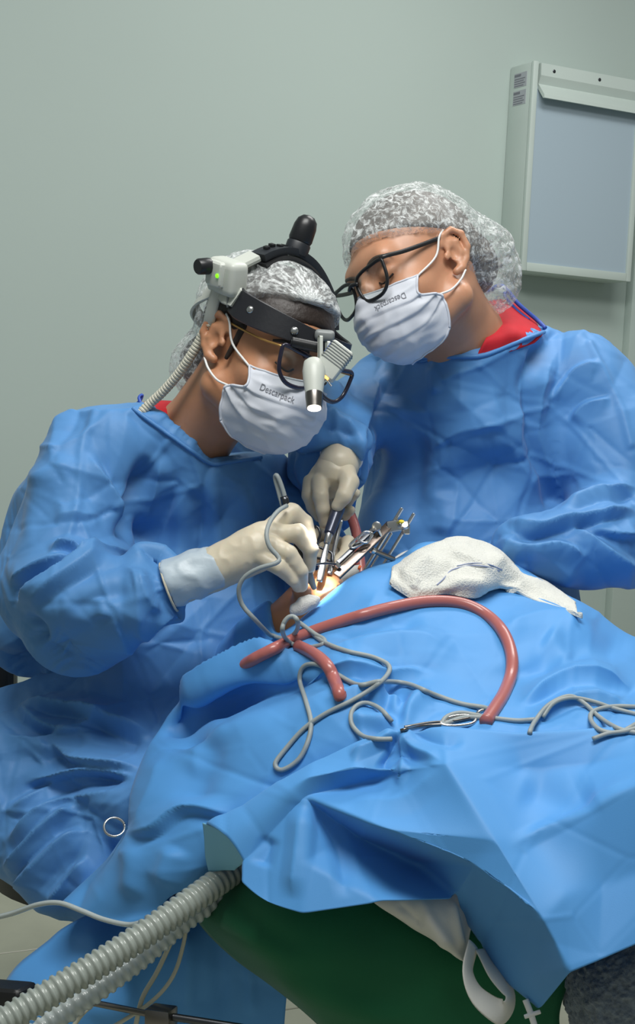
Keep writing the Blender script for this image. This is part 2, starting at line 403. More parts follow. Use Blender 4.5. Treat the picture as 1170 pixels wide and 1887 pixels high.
# ------------------------------------------------------------------ materials
def nmat(name, col, rough=0.6, metal=0.0, bump=None, var=None, spec=0.5, sheen=0.0, trans=0.0, coat=0.0, sss=0.0, alpha=1.0, emit=None, sss_col=(1, .35, .2)):
    """bump=(scale, strength, distance); var=(scale, amount) gentle colour variation"""
    m = bpy.data.materials.new(name); m.use_nodes = True; nt = m.node_tree; b = nt.nodes['Principled BSDF']
    b.inputs['Base Color'].default_value = (*col, 1); b.inputs['Roughness'].default_value = rough; b.inputs['Metallic'].default_value = metal
    b.inputs['Specular IOR Level'].default_value = spec
    if sheen: b.inputs['Sheen Weight'].default_value = sheen; b.inputs['Sheen Roughness'].default_value = .4
    if trans: b.inputs['Transmission Weight'].default_value = trans
    if coat: b.inputs['Coat Weight'].default_value = coat; b.inputs['Coat Roughness'].default_value = .15
    if sss:
        b.inputs['Subsurface Weight'].default_value = sss; b.inputs['Subsurface Radius'].default_value = sss_col; b.inputs['Subsurface Scale'].default_value = 0.006
    b.inputs['Alpha'].default_value = alpha
    if emit: b.inputs['Emission Color'].default_value = (*emit[0], 1); b.inputs['Emission Strength'].default_value = emit[1]
    tc = nt.nodes.new('ShaderNodeTexCoord')
    if bump:
        n = nt.nodes.new('ShaderNodeTexNoise'); n.inputs['Scale'].default_value = bump[0]; n.inputs['Detail'].default_value = 3
        nt.links.new(tc.outputs['Object'], n.inputs['Vector'])
        bp = nt.nodes.new('ShaderNodeBump'); bp.inputs['Strength'].default_value = bump[1]; bp.inputs['Distance'].default_value = bump[2]
        nt.links.new(n.outputs['Fac'], bp.inputs['Height']); nt.links.new(bp.outputs['Normal'], b.inputs['Normal'])
    if var:
        n2 = nt.nodes.new('ShaderNodeTexNoise'); n2.inputs['Scale'].default_value = var[0]; n2.inputs['Detail'].default_value = 4
        nt.links.new(tc.outputs['Object'], n2.inputs['Vector'])
        r = nt.nodes.new('ShaderNodeValToRGB'); a = var[1]
        r.color_ramp.elements[0].position = .3; r.color_ramp.elements[1].position = .7
        r.color_ramp.elements[0].color = (*[c * (1 - a) for c in col], 1); r.color_ramp.elements[1].color = (*[min(1, c * (1 + a)) for c in col], 1)
        nt.links.new(n2.outputs['Fac'], r.inputs['Fac']); nt.links.new(r.outputs['Color'], b.inputs['Base Color'])
    MATS[name] = m; return m
def s2l(r, g, b):
    f = lambda c: ((c / 255 + .055) / 1.055)**2.4 if c > 10 else c / 255 / 12.92
    return (f(r), f(g), f(b))

nmat('wall_paint', s2l(177, 191, 185), 0.75, bump=(60, .08, .002), var=(1.2, .025))
nmat('floor_tile', s2l(176, 176, 158), 0.35, var=(9, .07), bump=(20, .05, .001))
nmat('grout', s2l(120, 118, 105), 0.9)
nmat('gown_blue', s2l(86, 142, 200), 0.55, bump=(900, .12, .0006), var=(14, .05), sheen=.1, spec=.35)
nmat('drape_blue', s2l(84, 153, 217), 0.55, bump=(800, .10, .0006), var=(9, .04), sheen=.1, spec=.35)
nmat('gown_binding', s2l(80, 138, 200), 0.55, bump=(700, .15, .0005))
nmat('tie_blue', s2l(48, 84, 176), 0.5)
nmat('scrub_red', s2l(190, 22, 38), 0.8, bump=(500, .2, .0006), var=(25, .12))
nmat('skin_warm', s2l(190, 136, 102), 0.45, bump=(260, .12, .0008), var=(35, .07), sss=.15)
nmat('skin_fair', s2l(198, 145, 114), 0.42, bump=(260, .12, .0008), var=(30, .07), sss=.15)
nmat('skin_patient', s2l(196, 134, 88), 0.42, bump=(200, .12, .0008), var=(28, .06), sss=.12)
nmat('hair_dark', s2l(38, 27, 22), 0.5, bump=(180, .4, .002))
nmat('hair_grey', s2l(78, 68, 60), 0.5, bump=(180, .4, .002), var=(60, .4))
nmat('lash', s2l(28, 20, 18), 0.6)
nmat('lip_red', s2l(150, 40, 30), 0.35)
nmat('mask_white', s2l(208, 212, 222), 0.7, bump=(900, .12, .0005), sss=.05, sss_col=(1, 1, 1))
nmat('loop_white', s2l(232, 232, 230), 0.7)
nmat('print_grey', s2l(120, 122, 130), 0.8)
nmat('glove_latex', s2l(210, 199, 176), 0.42, bump=(70, .18, .0025), var=(25, .04), sss=.1)
nmat('glove_cuff', s2l(184, 198, 208), 0.4, bump=(60, .3, .003), var=(30, .06))
nmat('metal', s2l(205, 205, 205), 0.24, 1.0)
nmat('metal_dull', s2l(128, 124, 120), 0.28, 1.0)
nmat('metal_dark', s2l(88, 90, 94), 0.3, 1.0)
nmat('metal_bronze', s2l(104, 94, 88), 0.26, 1.0)
nmat('handle_navy', s2l(58, 64, 84), 0.3, 0.3, coat=.4)
nmat('plastic_black', s2l(26, 27, 30), 0.38)
nmat('leather_black', s2l(32, 33, 38), 0.38, bump=(220, .2, .0008))
nmat('strap_black', s2l(30, 34, 40), 0.5)
nmat('plastic_grey', s2l(196, 200, 192), 0.4)
nmat('plastic_grey_dark', s2l(128, 132, 132), 0.4)
nmat('plastic_navy', s2l(30, 28, 48), 0.25, coat=.4)
nmat('gold', s2l(205, 160, 95), 0.3, 0.8)
nmat('blue_label', s2l(30, 90, 190), 0.4)
nmat('led_green', s2l(120, 220, 30), 0.4, emit=(s2l(120, 255, 20), 1.5))
nmat('lamp_glow', s2l(250, 250, 245), 0.3, emit=(s2l(255, 250, 235), 6.0))
nmat('lamp_amber', s2l(250, 190, 110), 0.3, emit=(s2l(255, 190, 90), 2.5))
nmat('coil_cream', s2l(205, 202, 186), 0.45)
nmat('cord_grey', s2l(150, 158, 158), 0.5)
nmat('tube_pink', s2l(180, 104, 98), 0.35, coat=.25, trans=.05)
nmat('hose_grey', s2l(168, 176, 168), 0.3, coat=.4, trans=.15)
nmat('hose_clear', s2l(205, 214, 212), 0.25, coat=.4, trans=.25)
nmat('cable_cream', s2l(200, 198, 180), 0.45)
nmat('towel_white', s2l(222, 222, 215), 0.9, bump=(420, .8, .003), var=(40, .03))
nmat('stitch_blue', s2l(150, 160, 190), 0.8)
nmat('gauze_white', s2l(218, 218, 214), 0.9, bump=(500, .5, .002))
nmat('sheet_green', s2l(0, 98, 60), 0.75, bump=(500, .2, .0008), var=(12, .07), sheen=.2)
nmat('sheet_white', s2l(222, 220, 212), 0.75, bump=(300, .2, .001))
nmat('vinyl_black', s2l(24, 25, 27), 0.45, bump=(300, .1, .0006))
nmat('vinyl_brown', s2l(110, 98, 86), 0.5)
nmat('fleece_grey', s2l(120, 131, 142), 0.95, bump=(300, .6, .004), var=(150, .25), sheen=.4)
nmat('box_enamel', s2l(190, 202, 196), 0.4, var=(6, .03))
nmat('box_screen', s2l(166, 183, 194), 0.35, spec=.4)
nmat('box_rust', s2l(110, 95, 80), 0.8)
nmat('label_grey', s2l(168, 172, 178), 0.6)
nmat('orange_plastic', s2l(225, 100, 40), 0.4)
nmat('yellow_plastic', s2l(225, 205, 50), 0.4)
nmat('blood', s2l(120, 20, 14), 0.3)
nmat('drape_underside', s2l(128, 188, 216), 0.6, bump=(800, .1, .0005))
def glass_mat():
    m = bpy.data.materials.new('lens_glass'); m.use_nodes = True; nt = m.node_tree; nt.nodes.clear()
    o = nt.nodes.new('ShaderNodeOutputMaterial'); t = nt.nodes.new('ShaderNodeBsdfTransparent'); g = nt.nodes.new('ShaderNodeBsdfGlossy'); x = nt.nodes.new('ShaderNodeMixShader'); f = nt.nodes.new('ShaderNodeValue'); f.outputs[0].default_value = .06
    g.inputs['Roughness'].default_value = .03; t.inputs[0].default_value = (.95, .96, .95, 1)
    nt.links.new(f.outputs[0], x.inputs[0]); nt.links.new(t.outputs[0], x.inputs[1]); nt.links.new(g.outputs[0], x.inputs[2]); nt.links.new(x.outputs[0], o.inputs[0]); MATS['lens_glass'] = m
glass_mat()
def cap_mat(name, knot=None, dens=.5, scale=110):
    """thin white non-woven: fibres and pleats with see-through gaps; knot=(y,z) gathers pleats radially in the cap's own space"""
    m = bpy.data.materials.new(name); m.use_nodes = True; nt = m.node_tree; N = nt.nodes; b = N['Principled BSDF']; L = nt.links.new
    b.inputs['Base Color'].default_value = (*s2l(232, 236, 236), 1); b.inputs['Roughness'].default_value = .8
    tc = N.new('ShaderNodeTexCoord')
    n1 = N.new('ShaderNodeTexNoise'); n1.inputs['Scale'].default_value = scale; n1.inputs['Detail'].default_value = 6; n1.inputs['Roughness'].default_value = .7; n1.inputs['Distortion'].default_value = 1.6
    L(tc.outputs['Object'], n1.inputs['Vector'])
    r1 = N.new('ShaderNodeValToRGB'); r1.color_ramp.elements[0].position = .46; r1.color_ramp.elements[1].position = .66
    L(n1.outputs['Fac'], r1.inputs['Fac'])
    fac = r1.outputs['Color']
    if knot is not None:
        sp = N.new('ShaderNodeVectorMath'); sp.operation = 'SUBTRACT'; sp.inputs[1].default_value = knot; L(tc.outputs['Object'], sp.inputs[0])
        nr = N.new('ShaderNodeVectorMath'); nr.operation = 'NORMALIZE'; L(sp.outputs[0], nr.inputs[0])
        n2 = N.new('ShaderNodeTexNoise'); n2.inputs['Scale'].default_value = 7.5; n2.inputs['Detail'].default_value = 3; n2.inputs['Roughness'].default_value = .6
        L(nr.outputs[0], n2.inputs['Vector'])
        r2 = N.new('ShaderNodeValToRGB'); r2.color_ramp.elements[0].position = .45; r2.color_ramp.elements[1].position = .62; L(n2.outputs['Fac'], r2.inputs['Fac'])
        ln = N.new('ShaderNodeVectorMath'); ln.operation = 'LENGTH'; L(sp.outputs[0], ln.inputs[0])
        mr = N.new('ShaderNodeMapRange'); mr.inputs['From Min'].default_value = .008; mr.inputs['From Max'].default_value = .10; mr.inputs['To Min'].default_value = 1.0; mr.inputs['To Max'].default_value = 0.0
        L(ln.outputs['Value'], mr.inputs['Value'])
        mx = N.new('ShaderNodeMix'); mx.data_type = 'RGBA'; L(mr.outputs[0], mx.inputs['Factor']); L(r1.outputs['Color'], mx.inputs['A']); L(r2.outputs['Color'], mx.inputs['B'])
        # close to the knot everything is gathered and opaque
        mr2 = N.new('ShaderNodeMapRange'); mr2.inputs['From Min'].default_value = .004; mr2.inputs['From Max'].default_value = .03; mr2.inputs['To Min'].default_value = .7; mr2.inputs['To Max'].default_value = 0.0
        L(ln.outputs['Value'], mr2.inputs['Value'])
        ad = N.new('ShaderNodeMath'); ad.operation = 'ADD'; L(mx.outputs['Result'], ad.inputs[0]); L(mr2.outputs[0], ad.inputs[1]); fac = ad.outputs[0]
    ma = N.new('ShaderNodeMapRange'); ma.inputs['To Min'].default_value = dens * .25; ma.inputs['To Max'].default_value = min(1, dens * 1.6); L(fac, ma.inputs['Value'])
    L(ma.outputs[0], b.inputs['Alpha'])
    bp = N.new('ShaderNodeBump'); bp.inputs['Strength'].default_value = .4; bp.inputs['Distance'].default_value = .003; L(fac, bp.inputs['Height']); L(bp.outputs['Normal'], b.inputs['Normal'])
    MATS[name] = m

# ------------------------------------------------------------------ the room
WA = math.radians(28.0); WT = np.array([math.cos(WA), math.sin(WA), 0]); WN = np.array([math.sin(WA), -math.cos(WA), 0])
W0 = P(1050, 310, 4.05)
def wall_hit(px, py, off=0.0):
    r = P(px, py, 1.0) - CAM_LOC; q = ((W0 + WN * off - CAM_LOC) @ WN) / (r @ WN); p = CAM_LOC + r * q
    return float((p - W0) @ WT), float(p[2])
def wallp(s, z, off): p = W0 + WT * s + WN * off; return np.array([p[0], p[1], z])
MW = mat4(np.stack([WT, np.array([0, 0, 1.0]), WN], 1), np.array([W0[0], W0[1], 0]))   # local x along wall, y up, z out of wall
def wall_box(name, s0, s1, z0, z1, o0, o1, mat, parent=None, bev=0.0, kind=None):
    o = rbox(name, (s1 - s0, z1 - z0, o1 - o0), MW @ Matrix.Translation(((s0 + s1) / 2, (z0 + z1) / 2, (o0 + o1) / 2)), mat, parent, bev)
    if kind: o['kind'] = kind
    return o
wall_box('wall_back', -3.6, 2.2, 0.0, 3.0, -0.12, 0.0, 'wall_paint', kind='structure')
# wall return at the far right edge of the frame
wr = wall_box('wall_right', 0.215, 2.2, 0.0, 3.0, 0.0, 0.03, 'wall_paint', bev=.003, kind='structure')
bb = wall_box('baseboard_back', -3.6, 0.215, 0.0, 0.07, 0.0, 0.012, 'wall_paint', bev=.003, kind='structure')
# floor: slab with tiles laid along the wall
fl = rbox('floor', (6.0, 6.0, 0.1), Matrix.Translation((-0.4, 2.2, -0.056)), 'grout', None, 0); fl['kind'] = 'structure'
tile_me = None
TS = 0.45
for i in range(-7, 5):
    for j in range(0, 7):
        c = W0 + WT * ((i + .5) * TS + .11) + WN * ((j + .5) * TS)
        if tile_me is None:
            o = rbox('tile', (TS - .004, TS - .004, .012), Matrix.Identity(4), 'floor_tile', None, .0015, 1); tile_me = o.data
        else:
            o = link(bpy.data.objects.new('tile', tile_me))
        o.matrix_basis = mat4(np.stack([WT, np.array([-WT[1], WT[0], 0]), np.array([0, 0, 1.0])], 1), np.array([c[0], c[1], -0.006])); setp(o, fl)

# film viewer (x-ray light box) on the wall
s0 = wall_hit(929, 310, 0)[0]; T_ = 0.105; s1 = s0 + 0.355; zt = wall_hit(940, 124, 0)[1]; zb = wall_hit(918, 502, 0)[1]
lb = empty('light_box', wallp((s0 + s1) / 2, zb, 0), 'white enamel x-ray film viewer with pale grey screen on the wall', 'light box')
wall_box('housing', s0, s1, zb, zt, 0.0, T_ - .012, 'box_enamel', lb, .006)
fr = .016
for nm, a, b, c, d in (('frame_rail', s0, s0 + fr, zb, zt), ('frame_rail', s1 - fr, s1, zb, zt), ('frame_rail', s0 + fr, s1 - fr, zb, zb + .022)):
    wall_box(nm, a, b, c, d, T_ - .012, T_, 'box_enamel', lb, .003)
sc_ = wall_box('screen', s0 + fr, s1 - fr, zb + .022, zt - .06, T_ - .012, T_ - .006, 'box_screen', lb); sc_['label'] = 'matt grey viewing screen'
# film clip: bent channel along the top
prof = [(zt - .004, T_ - .012), (zt - .004, T_ + .004), (zt - .035, T_ + .006), (zt - .055, T_ - .004), (zt - .085, T_ + .024), (zt - .094, T_ + .026), (zt - .094, T_ + .020), (zt - .06, T_ - .012)]
bm = bmesh.new(); rows = []
for s in (s0 + fr + .004, s1 - .002): rows.append([bm.verts.new(Vector(wallp(s, z, o))) for z, o in prof])
for k in range(len(prof)):
    k2 = (k + 1) % len(prof); bm.faces.new((rows[0][k], rows[0][k2], rows[1][k2], rows[1][k]))
bm.faces.new(rows[0]); bm.faces.new(rows[1][::-1]); bm_obj('film_clip', bm, 'box_enamel', lb)
for ss in (s0 + .06, s0 + .205): 
    lathe('screw', [(.0045, 0), (.0045, .002), (.002, .003)], MW @ Matrix.Translation((ss, zt - .02, T_ + .004)), 'metal_dark', lb, 12)
# flank details: switch, socket and two printed plates on the left side
MF = mat4(np.stack([WN, np.array([0, 0, 1.0]), -WT], 1), wallp(s0, 0, 0))    # local x out of wall, y up, z to the left
lathe('switch', [(.0095, 0), (.0095, .004), (.006, .006)], MF @ Matrix.Translation((.045, zb + .035, 0)), 'plastic_black', lb, 16)
lathe('socket', [(.006, 0), (.006, .003), (.003, .003)], MF @ Matrix.Translation((.014, zb + .016, 0)), 'metal_dark', lb, 14)
for k, zz in enumerate((zt - .04, zt - .085)):
    pl = rbox('maker_plate', (.055, .036, .0008), MF @ Matrix.Translation((.05, zz, .0004)), 'label_grey', lb, 0)
    rbox('printed_line', (.028, .006, .0004), MF @ Matrix.Translation((.038, zz + .012, .001)), 'print_grey', pl, 0)
    for q in range(4):
        rbox('printed_line', (.046 - .006 * (q % 2), .0022, .0004), MF @ Matrix.Translation((.048 - .003 * (q % 2), zz + .003 - q * .0058, .001)), 'print_grey', pl, 0)

# ------------------------------------------------------------------ heads
def headM(yaw, pitch, roll, c):
    """local x = the person's right, y = forward, z = up; yaw turns the face to image right, pitch looks down"""
    y, p, r = [math.radians(a) for a in (yaw, pitch, roll)]
    Fv = np.array([math.sin(y) * math.cos(p), -math.sin(p), math.cos(y) * math.cos(p)]); S = np.array([-math.cos(y), 0, math.sin(y)]); U = np.cross(S, Fv)
    S2 = S * math.cos(r) - U * math.sin(r); U2 = S * math.sin(r) + U * math.cos(r)
    return RC @ np.stack([S2, Fv, U2], 1), P(*c)
def ear_prims(sx):
    pts = [(.073, .004, .018), (.079, -.002, .030), (.084, -.016, .034), (.087, -.029, .024), (.086, -.031, .004), (.081, -.024, -.012), (.077, -.012, -.022), (.074, -.004, -.024)]
    r = [.004, .0042, .0045, .0045, .0045, .0045, .0065, .006]
    o = [('u', cone_w((sx * a[0], a[1], a[2]), (sx * b[0], b[1], b[2]), ra, rb), .003) for a, b, ra, rb in zip(pts[:-1], pts[1:], r[:-1], r[1:])]
    o.append(('u', ell_w((sx * .077, -.014, .008), (.006, .016, .022)), .004))
    an = [(.079, -.006, .020), (.083, -.018, .016), (.082, -.020, .0), (.078, -.012, -.012)]
    o += [('u', cone_w((sx * a[0], a[1], a[2]), (sx * b[0], b[1], b[2]), .003, .003), .004) for a, b in zip(an[:-1], an[1:])]
    o.append(('s', ell_w((sx * .084, -.008, .0), (.008, .007, .011)), .003))
    o.append(('u', ell_w((sx * .076, .004, .0), (.004, .004, .006)), .003))
    return o
def build_head(R, t, neck, skin, parent, w=1.0):
    """neck: list of world points with radii, continuing the head downwards"""
    inv = lambda p: R.T @ (np.asarray(p) - t)
    o = [('u', ell_w((0, -.012, .042), (.076, .098, .083)), 0), ('u', ell_w((0, .034, -.016), (.061 * w, .060, .082)), .03)]
    for s in (-1, 1):
        o += [('u', cone_w((0, .064, -.084), (s * .052 * w, -.002, -.054), .024, .024), .02), ('u', ell_w((s * .042, .058, -.022), (.023, .026, .022)), .02)]
    o += [('u', ell_w((0, .080, -.088), (.022, .016, .018)), .015), ('u', cone_w((-.038, .078, .034), (.038, .078, .034), .014, .014), .02)]
    o += [('u', cone_w((0, .088, .022), (0, .112, -.024), .008, .012), .010), ('u', cone_w((-.012, .098, -.03), (.012, .098, -.03), .008, .008), .008)]
    for s in (-1, 1): o.append(('s', ell_w((s * .034, .103, .010), (.021, .020, .013)), .012))
    for s in (-1, 1): o.append(('u', ell_w((s * .033, .074, .009), (.018, .0155, .0135)), .004))
    for s in (-1, 1): o.append(('s', ell_w((s * .033, .094, .0035), (.016, .006, .0012)), .002))
    for s in (-1, 1): o += ear_prims(s)
    pts = [((0, -.025, -.03), .056)] + [(inv(p), r) for p, r in neck]
    for (a, ra), (b, rb) in zip(pts[:-1], pts[1:]): o.append(('u', cone_w(a, b, ra, rb), .022))
    V, F = sdf(o, .0027); V = relax(V, F, 1, .4)
    b = obj('body', V, F, skin, parent); b.matrix_basis = mat4(R, t); return b
def either(a, b): return Prim(lambda X, Y, Z: np.minimum(a.f(X, Y, Z), b.f(X, Y, Z)), a.lo, a.hi)
def both(a, b): return Prim(lambda X, Y, Z: np.maximum(a.f(X, Y, Z), b.f(X, Y, Z)), b.lo, b.hi)
def local(o, R, t): o.matrix_basis = mat4(R, t); return o
def hair_mesh(grow, cut, drop=0.0, bulges=(), h=.0035, lumps=0.0, seed=1, rim=None):
    o = [('u', ell_w((0, -.012, .042), (.076 + grow, .098 + grow, .083 + grow)), 0)]
    for c, r in bulges: o.append(('u', ell_w(c, r), .03))
    keep = half(*cut[0])
    if len(cut) > 1: keep = either(keep, half(*cut[1]))
    o.append(('i', keep, .004))
    for s in (-1, 1): o.append(('s', ell_w((s * .082, -.012, .002), (.016, .026, .036)), .004))
    V, F = sdf(o, h); V = relax(V, F, 2, .5)
    if lumps:
        N = vnormals(V, F); V = V + N * (lumps * ridged(V * 38, seed) + .5 * lumps * ridged(V * 90, seed + 3))[:, None]
    return V, F
def lens_outline(cx, cy, cz, sx, kind):
    """points of a spectacle rim in head space"""
    if kind == 'cat': base = [(-.025, .013), (-.010, .0195), (.010, .021), (.0285, .022), (.030, .010), (.0255, -.010), (.013, -.0215), (-.004, -.0225), (-.018, -.0165), (-.0255, -.002)]
    else: base = [(-.023, .012), (-.010, .0175), (.008, .0185), (.0265, .0185), (.0295, .009), (.0275, -.012), (.016, -.0245), (-.004, -.0255), (-.018, -.020), (-.0245, -.004)]
    return [(sx * (cx + 1.1 * a), cy - .18 * max(0, a) - .06 * (a + .02) - .10 * b, cz + b) for a, b in base]
def glasses(R, t, kind, frame, temple, label, rr, tr, name_tmpl='eyeglasses', cy=.116, cz=.006):
    e = empty(name_tmpl, t + R @ np.array([0, cy, cz]), label, 'eyeglasses')
    for sx in (-1, 1):
        pts = np.array(lens_outline(.033, cy, cz, sx, kind))
        C = curve_pts(pts, 6, True); V, F = tube_mesh(C, rr, 8, True, flat=((0, 1, 0), .8)); rim = local(obj('rim', V, F, frame, e), R, t)
        c = C.mean(0); V = np.vstack([C, C + np.array([0, -.0012, 0])]); n = len(C)
        F = [tuple(range(n)), tuple(range(n, 2 * n))[::-1]] + [(i, (i + 1) % n, n + (i + 1) % n, n + i) for i in range(n)]
        local(obj('lens', V, F, 'lens_glass', rim, smooth=False), R, t)
        tp = [(sx * .0640, cy - .009, cz + .019), (sx * .070, cy - .017, cz + .019), (sx * .074, cy - .05, cz + .018), (sx * .0775, .004, cz + .022), (sx * .0775, -.02, cz + .026), (sx * .078, -.036, cz + .008)]
        C = curve_pts(tp, 6); V, F = tube_mesh(C, tr, 8, False, flat=((1, 0, 0), .5)); local(obj('temple', V, F, temple, e), R, t)
    C = curve_pts([(-.012, cy + .002, cz + .006), (0, cy + .005, cz + .009), (.012, cy + .002, cz + .006)], 5); V, F = tube_mesh(C, rr, 8); local(obj('bridge', V, F, frame, e), R, t)
    for sx in (-1, 1):
        V, F = tube_mesh(curve_pts([(sx * .009, cy - .002, cz - .002), (sx * .011, cy - .008, cz - .008), (sx * .0115, cy - .009, cz - .013)], 4), .0016, 6); local(obj('nose_pad', V, F, 'lens_glass', e), R, t)
    return e
def face_mask(R, t, parent, near, flip=False, label=None):
    """pleated mask: grid mirrored about the face centre"""
    hf = [  # rows from the top edge to the lower edge, columns u = 0 .. 1; the ear-side edge is drawn in between its two corners
        [(0, .115, -.004), (.018, .108, -.008), (.038, .097, -.011), (.057, .080, -.013), (.0675, .060, -.013)],
        [(0, .126, -.022), (.022, .119, -.025), (.043, .105, -.028), (.061, .086, -.029), (.0680, .070, -.028)],
        [(0, .130, -.044), (.024, .123, -.045), (.045, .108, -.046), (.061, .086, -.045), (.0670, .071, -.039)],
        [(0, .127, -.066), (.023, .120, -.066), (.043, .103, -.066), (.060, .079, -.061), (.0690, .047, -.045)],
        [(0, .117, -.086), (.020, .110, -.087), (.039, .093, -.086), (.056, .068, -.078), (.0690, .036, -.052)],
        [(0, .098, -.104), (.017, .091, -.104), (.034, .075, -.102), (.049, .053, -.094), (.0650, .034, -.073)],
        [(0, .068, -.114), (.014, .063, -.113), (.028, .053, -.110), (.041, .042, -.105), (.055, .034, -.094)]]
    G = np.array([[(-x, y, z) for x, y, z in r[:0:-1]] + r for r in hf])
    tr = np.linspace(0, 6, 61); tcn = np.linspace(0, 8, 65)
    A = np.stack([np.stack([crom(G[:, j, k], tr) for j in range(9)], 1) for k in range(3)], -1)
    B = np.stack([np.stack([crom(A[i, :, k], tcn) for i in range(61)], 0) for k in range(3)], -1)
    m, n = B.shape[:2]; V = B.reshape(-1, 3); I = np.arange(m * n).reshape(m, n)
    F = np.stack([I[:-1, :-1], I[1:, :-1], I[1:, 1:], I[:-1, 1:]], -1).reshape(-1, 4); N = vnormals(V, F)
    if (N[:, 1]).mean() < 0: F = F[:, ::-1].copy(); N = -N
    vv = np.repeat(tr, n); uu = np.tile((tcn - 4) / 4, m)
    H = np.zeros(len(V))
    for pv in (1.75, 2.75, 3.7):               # pleats: saw-tooth folds that fade towards the centre
        x = vv - (pv + .25 * uu**2); H += .0032 * np.where(x < 0, np.clip(1 + x / .9, 0, 1), np.clip(1 - x / .12, 0, 1)) * (.25 + .75 * np.abs(uu))
    H += .0016 * ridged(V * 45, 5) + .0016 * ridged(V * np.array([30, 30, 90]), 9)
    V = V + N * H[:, None]
    k = local(obj('face_mask', V, F, 'mask_white', parent), R, t); solid(k, .0012)
    if label: k['label'] = label
    # edge bindings
    for row, nm in ((0, 'nose_edge'), (m - 1, 'chin_edge')):
        q, f = tube_mesh(V.reshape(m, n, 3)[row], .0016, 6); local(obj(nm, q, f, 'mask_white', k), R, t)
    for c_ in (0, n - 1):
        q, f = tube_mesh(V.reshape(m, n, 3)[:, c_], .0018, 6); local(obj('side_binding', q, f, 'mask_white', k), R, t)
    for sx in (-1, 1):
        g = V.reshape(m, n, 3)[:, n - 1 if sx > 0 else 0]
        up = [tuple(g[1]), (sx * .075, .022, .004), (sx * .080, .006, .028), (sx * .081, -.006, .037)]
        lo = [tuple(g[35]), (sx * .0755, .020, -.047), (sx * .0795, .000, -.038), (sx * .081, -.014, -.027)]
        for pts in (up, lo):
            q, f = tube_mesh(curve_pts(pts, 6), .0016, 6); local(obj('ear_loop', q, f, 'loop_white', k), R, t)
    # brand lettering printed near the nose edge on the side that faces the camera
    tx = bpy.data.curves.new('lettering', 'FONT'); tx.body = 'Descarpack'; tx.size = .0125; tx.align_x = 'CENTER'; tx.align_y = 'CENTER'
    to = bpy.data.objects.new('lettering', tx); link(to); dg = bpy.context.evaluated_depsgraph_get(); me = bpy.data.meshes.new_from_object(to.evaluated_get(dg)); bpy.data.objects.remove(to)
    bvh = BVHTree.FromPolygons([Vector(v) for v in V], [tuple(f) for f in F.tolist()])
    ctr = np.array([near * .044, .104, -.0330]); nrm = np.array([near * .62, .78, .0]); nrm /= np.linalg.norm(nrm)
    xd = np.array([nrm[1], -nrm[0], 0.0]) * -1; up_ = np.cross(nrm, -xd) if False else np.array([0, 0, 1.0])
    if np.cross(xd, up_) @ nrm < 0: xd = -xd
    if flip: xd = -xd; up_ = -up_
    bm = bmesh.new(); bm.from_mesh(me); bmesh.ops.subdivide_edges(bm, edges=[e for e in bm.edges if e.calc_length() > .004], cuts=1)
    for v in bm.verts:
        p = ctr + xd * (v.co.x * .80) + up_ * v.co.y + np.array([0, 0, -.10 * v.co.x * 0]) + nrm * .05
        hit, nn, _, _ = bvh.ray_cast(Vector(p), Vector(-nrm))
        v.co = (hit + Vector(nrm) * .0008) if hit else Vector(p - nrm * .05)
    me2 = bpy.data.meshes.new('lettering'); bm.to_mesh(me2); bm.free(); me2.materials.append(MATS['print_grey'])
    lo_ = local(setp(link(bpy.data.objects.new('lettering', me2)), k), R, t); lo_['label'] = 'grey printed maker name'
    return k
def brow(R, t, sx, mat, parent, w=.004):
    pts = [(sx * .014, .0960, .027), (sx * .028, .0970, .0325), (sx * .043, .0925, .0345), (sx * .061, .0765, .028)]
    C = curve_pts(pts, 6); m = len(C); r = w * (1 - .75 * np.linspace(0, 1, m)**1.5); V, F = tube_mesh(C, r, 8, flat=((0, 1, 0), .35)); return local(obj('eyebrow', V, F, mat, parent), R, t)
def lash(R, t, sx, parent):
    pts = [(sx * .019, .0875, .0035), (sx * .026, .0905, -.0005), (sx * .034, .0915, -.002), (sx * .043, .088, .0005), (sx * .049, .083, .0035)]
    V, F = tube_mesh(curve_pts(pts, 6), .0014, 6); return local(obj('eyelashes', V, F, 'lash', parent), R, t)

# ------------------------------------------------------------------ surgeon on the left
RL, TL = headM(42, 19, -13, (482, 661, 2.05))
surgL = empty('person', P(230, 1640, 2.15), 'seated surgeon in blue gown wearing a black headlamp and gold-armed glasses', 'person')
build_head(RL, TL, [(P(348, 815, 2.145), .052), (P(350, 890, 2.22), .050), (P(360, 960, 2.23), .07)], 'skin_warm', surgL)
V, F = hair_mesh(.004, [((0, .52, -.85), (0, .085, .066)), ((0, 1, 0), (0, -.035, 0))], bulges=[((0, -.10, -.035), (.045, .035, .04))]); local(obj('hair', V, F, 'hair_dark', surgL), RL, TL)
sb = [('u', cone_w((.069, .024, .03), (.071, .016, -.016), .006, .003), 0)]; V, F = sdf(sb, .002); local(obj('sideburn', V, F, 'hair_dark', surgL), RL, TL)
V, F = hair_mesh(.0125, [((0, .40, -.91), (0, .070, .092)), ((0, 1, -.1), (0, -.045, 0))], bulges=[((0, -.10, -.04), (.055, .044, .05)), ((0, -.06, .07), (.075, .06, .06))], lumps=.0022)
q_ = to_px(TL + V @ RL.T); i_ = np.argmin(np.hypot(q_[:, 0] - 566, q_[:, 1] - 556) + 400 * (q_[:, 2] - q_[:, 2].min())); knot = V[i_]
cap_mat('cap_mesh_pleated', knot=tuple(float(x) for x in knot), dens=.6, scale=90)
capL = local(obj('surgical_cap', V, F, 'cap_mesh_pleated', surgL), RL, TL); capL['label'] = 'sheer white pleated cap'
for sx in (-1, 1): brow(RL, TL, sx, 'hair_dark', surgL, .0062); lash(RL, TL, sx, surgL)
